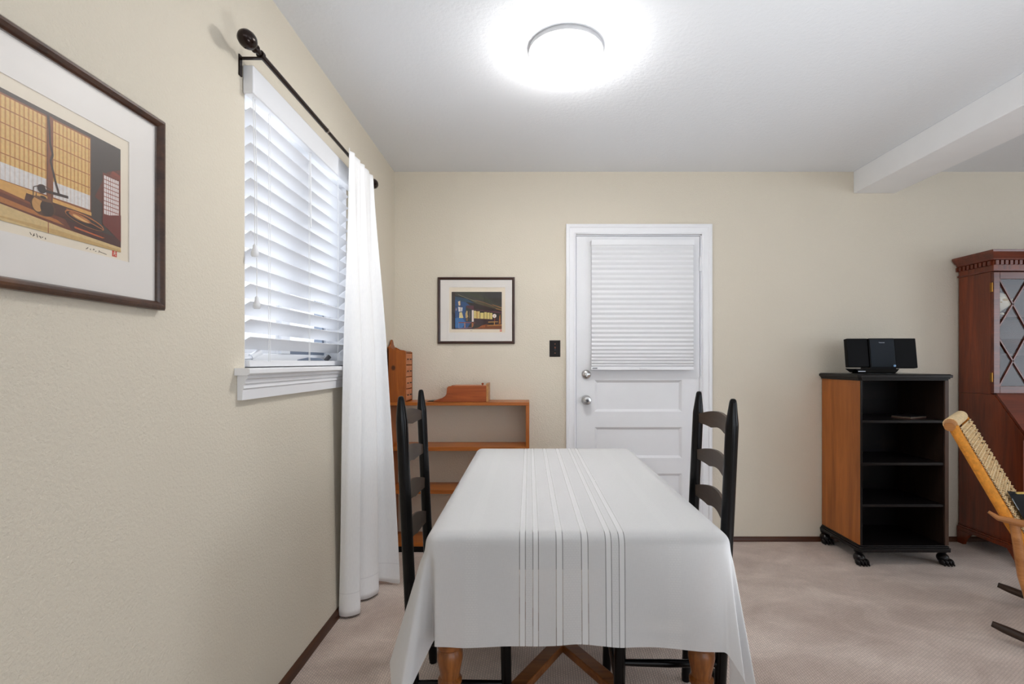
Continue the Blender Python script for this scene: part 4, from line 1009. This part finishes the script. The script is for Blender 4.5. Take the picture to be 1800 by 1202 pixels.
MB().tube([(-.255, -HW + .02, .31), (-.255, HW - .02, .31)], .015, 12).build('cross_rail', M_TEAK, rk)
MB().tube([(.165, -HW + .0, .375), (.165, HW - .0, .375)], .017, 12).build('cross_rail', M_TEAK, rk)
cd = MB(); N = 86
nrm = Vector((.9, 0, .42))
for i in range(N):
    f = (i + .5) / N; x = -.540 + f * .27; z = .885 - f * .56
    o_ = .016 if i % 2 else .020
    gap = [(-HW + .012, HW - .012)] if (i // 2) % 2 else [(-HW + .012, .115), (.155, HW - .012)]
    for g0, g1 in gap: cd.tube([(x + .9 * o_, g0, z + .4 * o_), (x + .9 * o_, g1, z + .4 * o_)], .0036, 5, False)
wvn = cd.build('woven_back', M_ROPE, rk); wvn['kind'] = 'stuff'
cd = MB()
for y in [-.215 + .043 * i for i in range(11) if i != 8]:
    P = []
    for i in range(60):
        f = (i + .5) / 60; x = -.540 + f * .27; z = .885 - f * .56; o_ = .026 if i % 2 else .012
        P.append((x + .9 * o_, y, z + .4 * o_))
    cd.tube(P, .0042, 5, False)
w2 = cd.build('woven_weft', M_ROPE, rk); w2['kind'] = 'stuff'
cd = MB()
for i in range(70):
    f = (i + .5) / 70; x = -.25 + f * .41; z = .325 + f * .065
    cd.tube([(x, -HW + .02, z + .008), (x, HW - .02, z + .008)], .0042, 5, False)
w3 = cd.build('woven_seat', M_ROPE, rk); w3['kind'] = 'stuff'

# patterned cushion on the rocking chair
t = NT('black and cream patterned fabric'); vo = t.node('ShaderNodeTexVoronoi'); vo.inputs['Scale'].default_value = 13
t.link(t.coord(), vo.inputs['Vector'])
cc = t.node('ShaderNodeSeparateColor'); t.link(vo.outputs['Color'], cc.inputs[0])
rp = t.node('ShaderNodeValToRGB'); rp.color_ramp.interpolation = 'CONSTANT'; e = rp.color_ramp.elements
e[0].position = 0; e[0].color = (*lin((22, 22, 26)), 1); e[1].position = .45; e[1].color = (*lin((200, 196, 184)), 1)
q = e.new(.7); q.color = (*lin((150, 160, 168)), 1); q = e.new(.85); q.color = (*lin((208, 176, 96)), 1)
t.link(cc.outputs[0], rp.inputs[0]); t.set(Base_Color=rp.outputs[0], Roughness=.85); M_CUSH = t.m
m = MB(); n = 18
Mc = Matrix.Translation((-.297, -.01, .464)) @ Matrix.Rotation(R(-115.8), 4, 'Y') @ Matrix.Rotation(R(14), 4, 'Z')
for side_ in (1, -1):
    for i in range(n + 1):
        for k in range(n + 1):
            u, v_ = -1 + 2 * i / n, -1 + 2 * k / n
            h_ = (.004 if side_ > 0 else -.10) * ((1 - u ** 4) * (1 - v_ ** 4)) ** .5
            pin = 1 - .06 * (1 - u * u) * abs(v_) ** 3 ; pin2 = 1 - .06 * (1 - v_ * v_) * abs(u) ** 3
            m.v.append(tuple(Mc @ Vector((u * .14 * pin2, v_ * .20 * pin, h_))))
for s_ in range(2):
    b_ = s_ * (n + 1) ** 2
    for i in range(n):
        for k in range(n): p = b_ + i * (n + 1) + k; m.f.append((p, p + 1, p + n + 2, p + n + 1))
cu = m.build('cushion', M_CUSH)
cu.matrix_world = Matrix.Translation((2.446, 1.96, 0)) @ Matrix.Rotation(math.atan2(-.717, .697), 4, 'Z')
tag(cu, 'black and cream patterned cushion on the woven rocking chair', 'cushion')
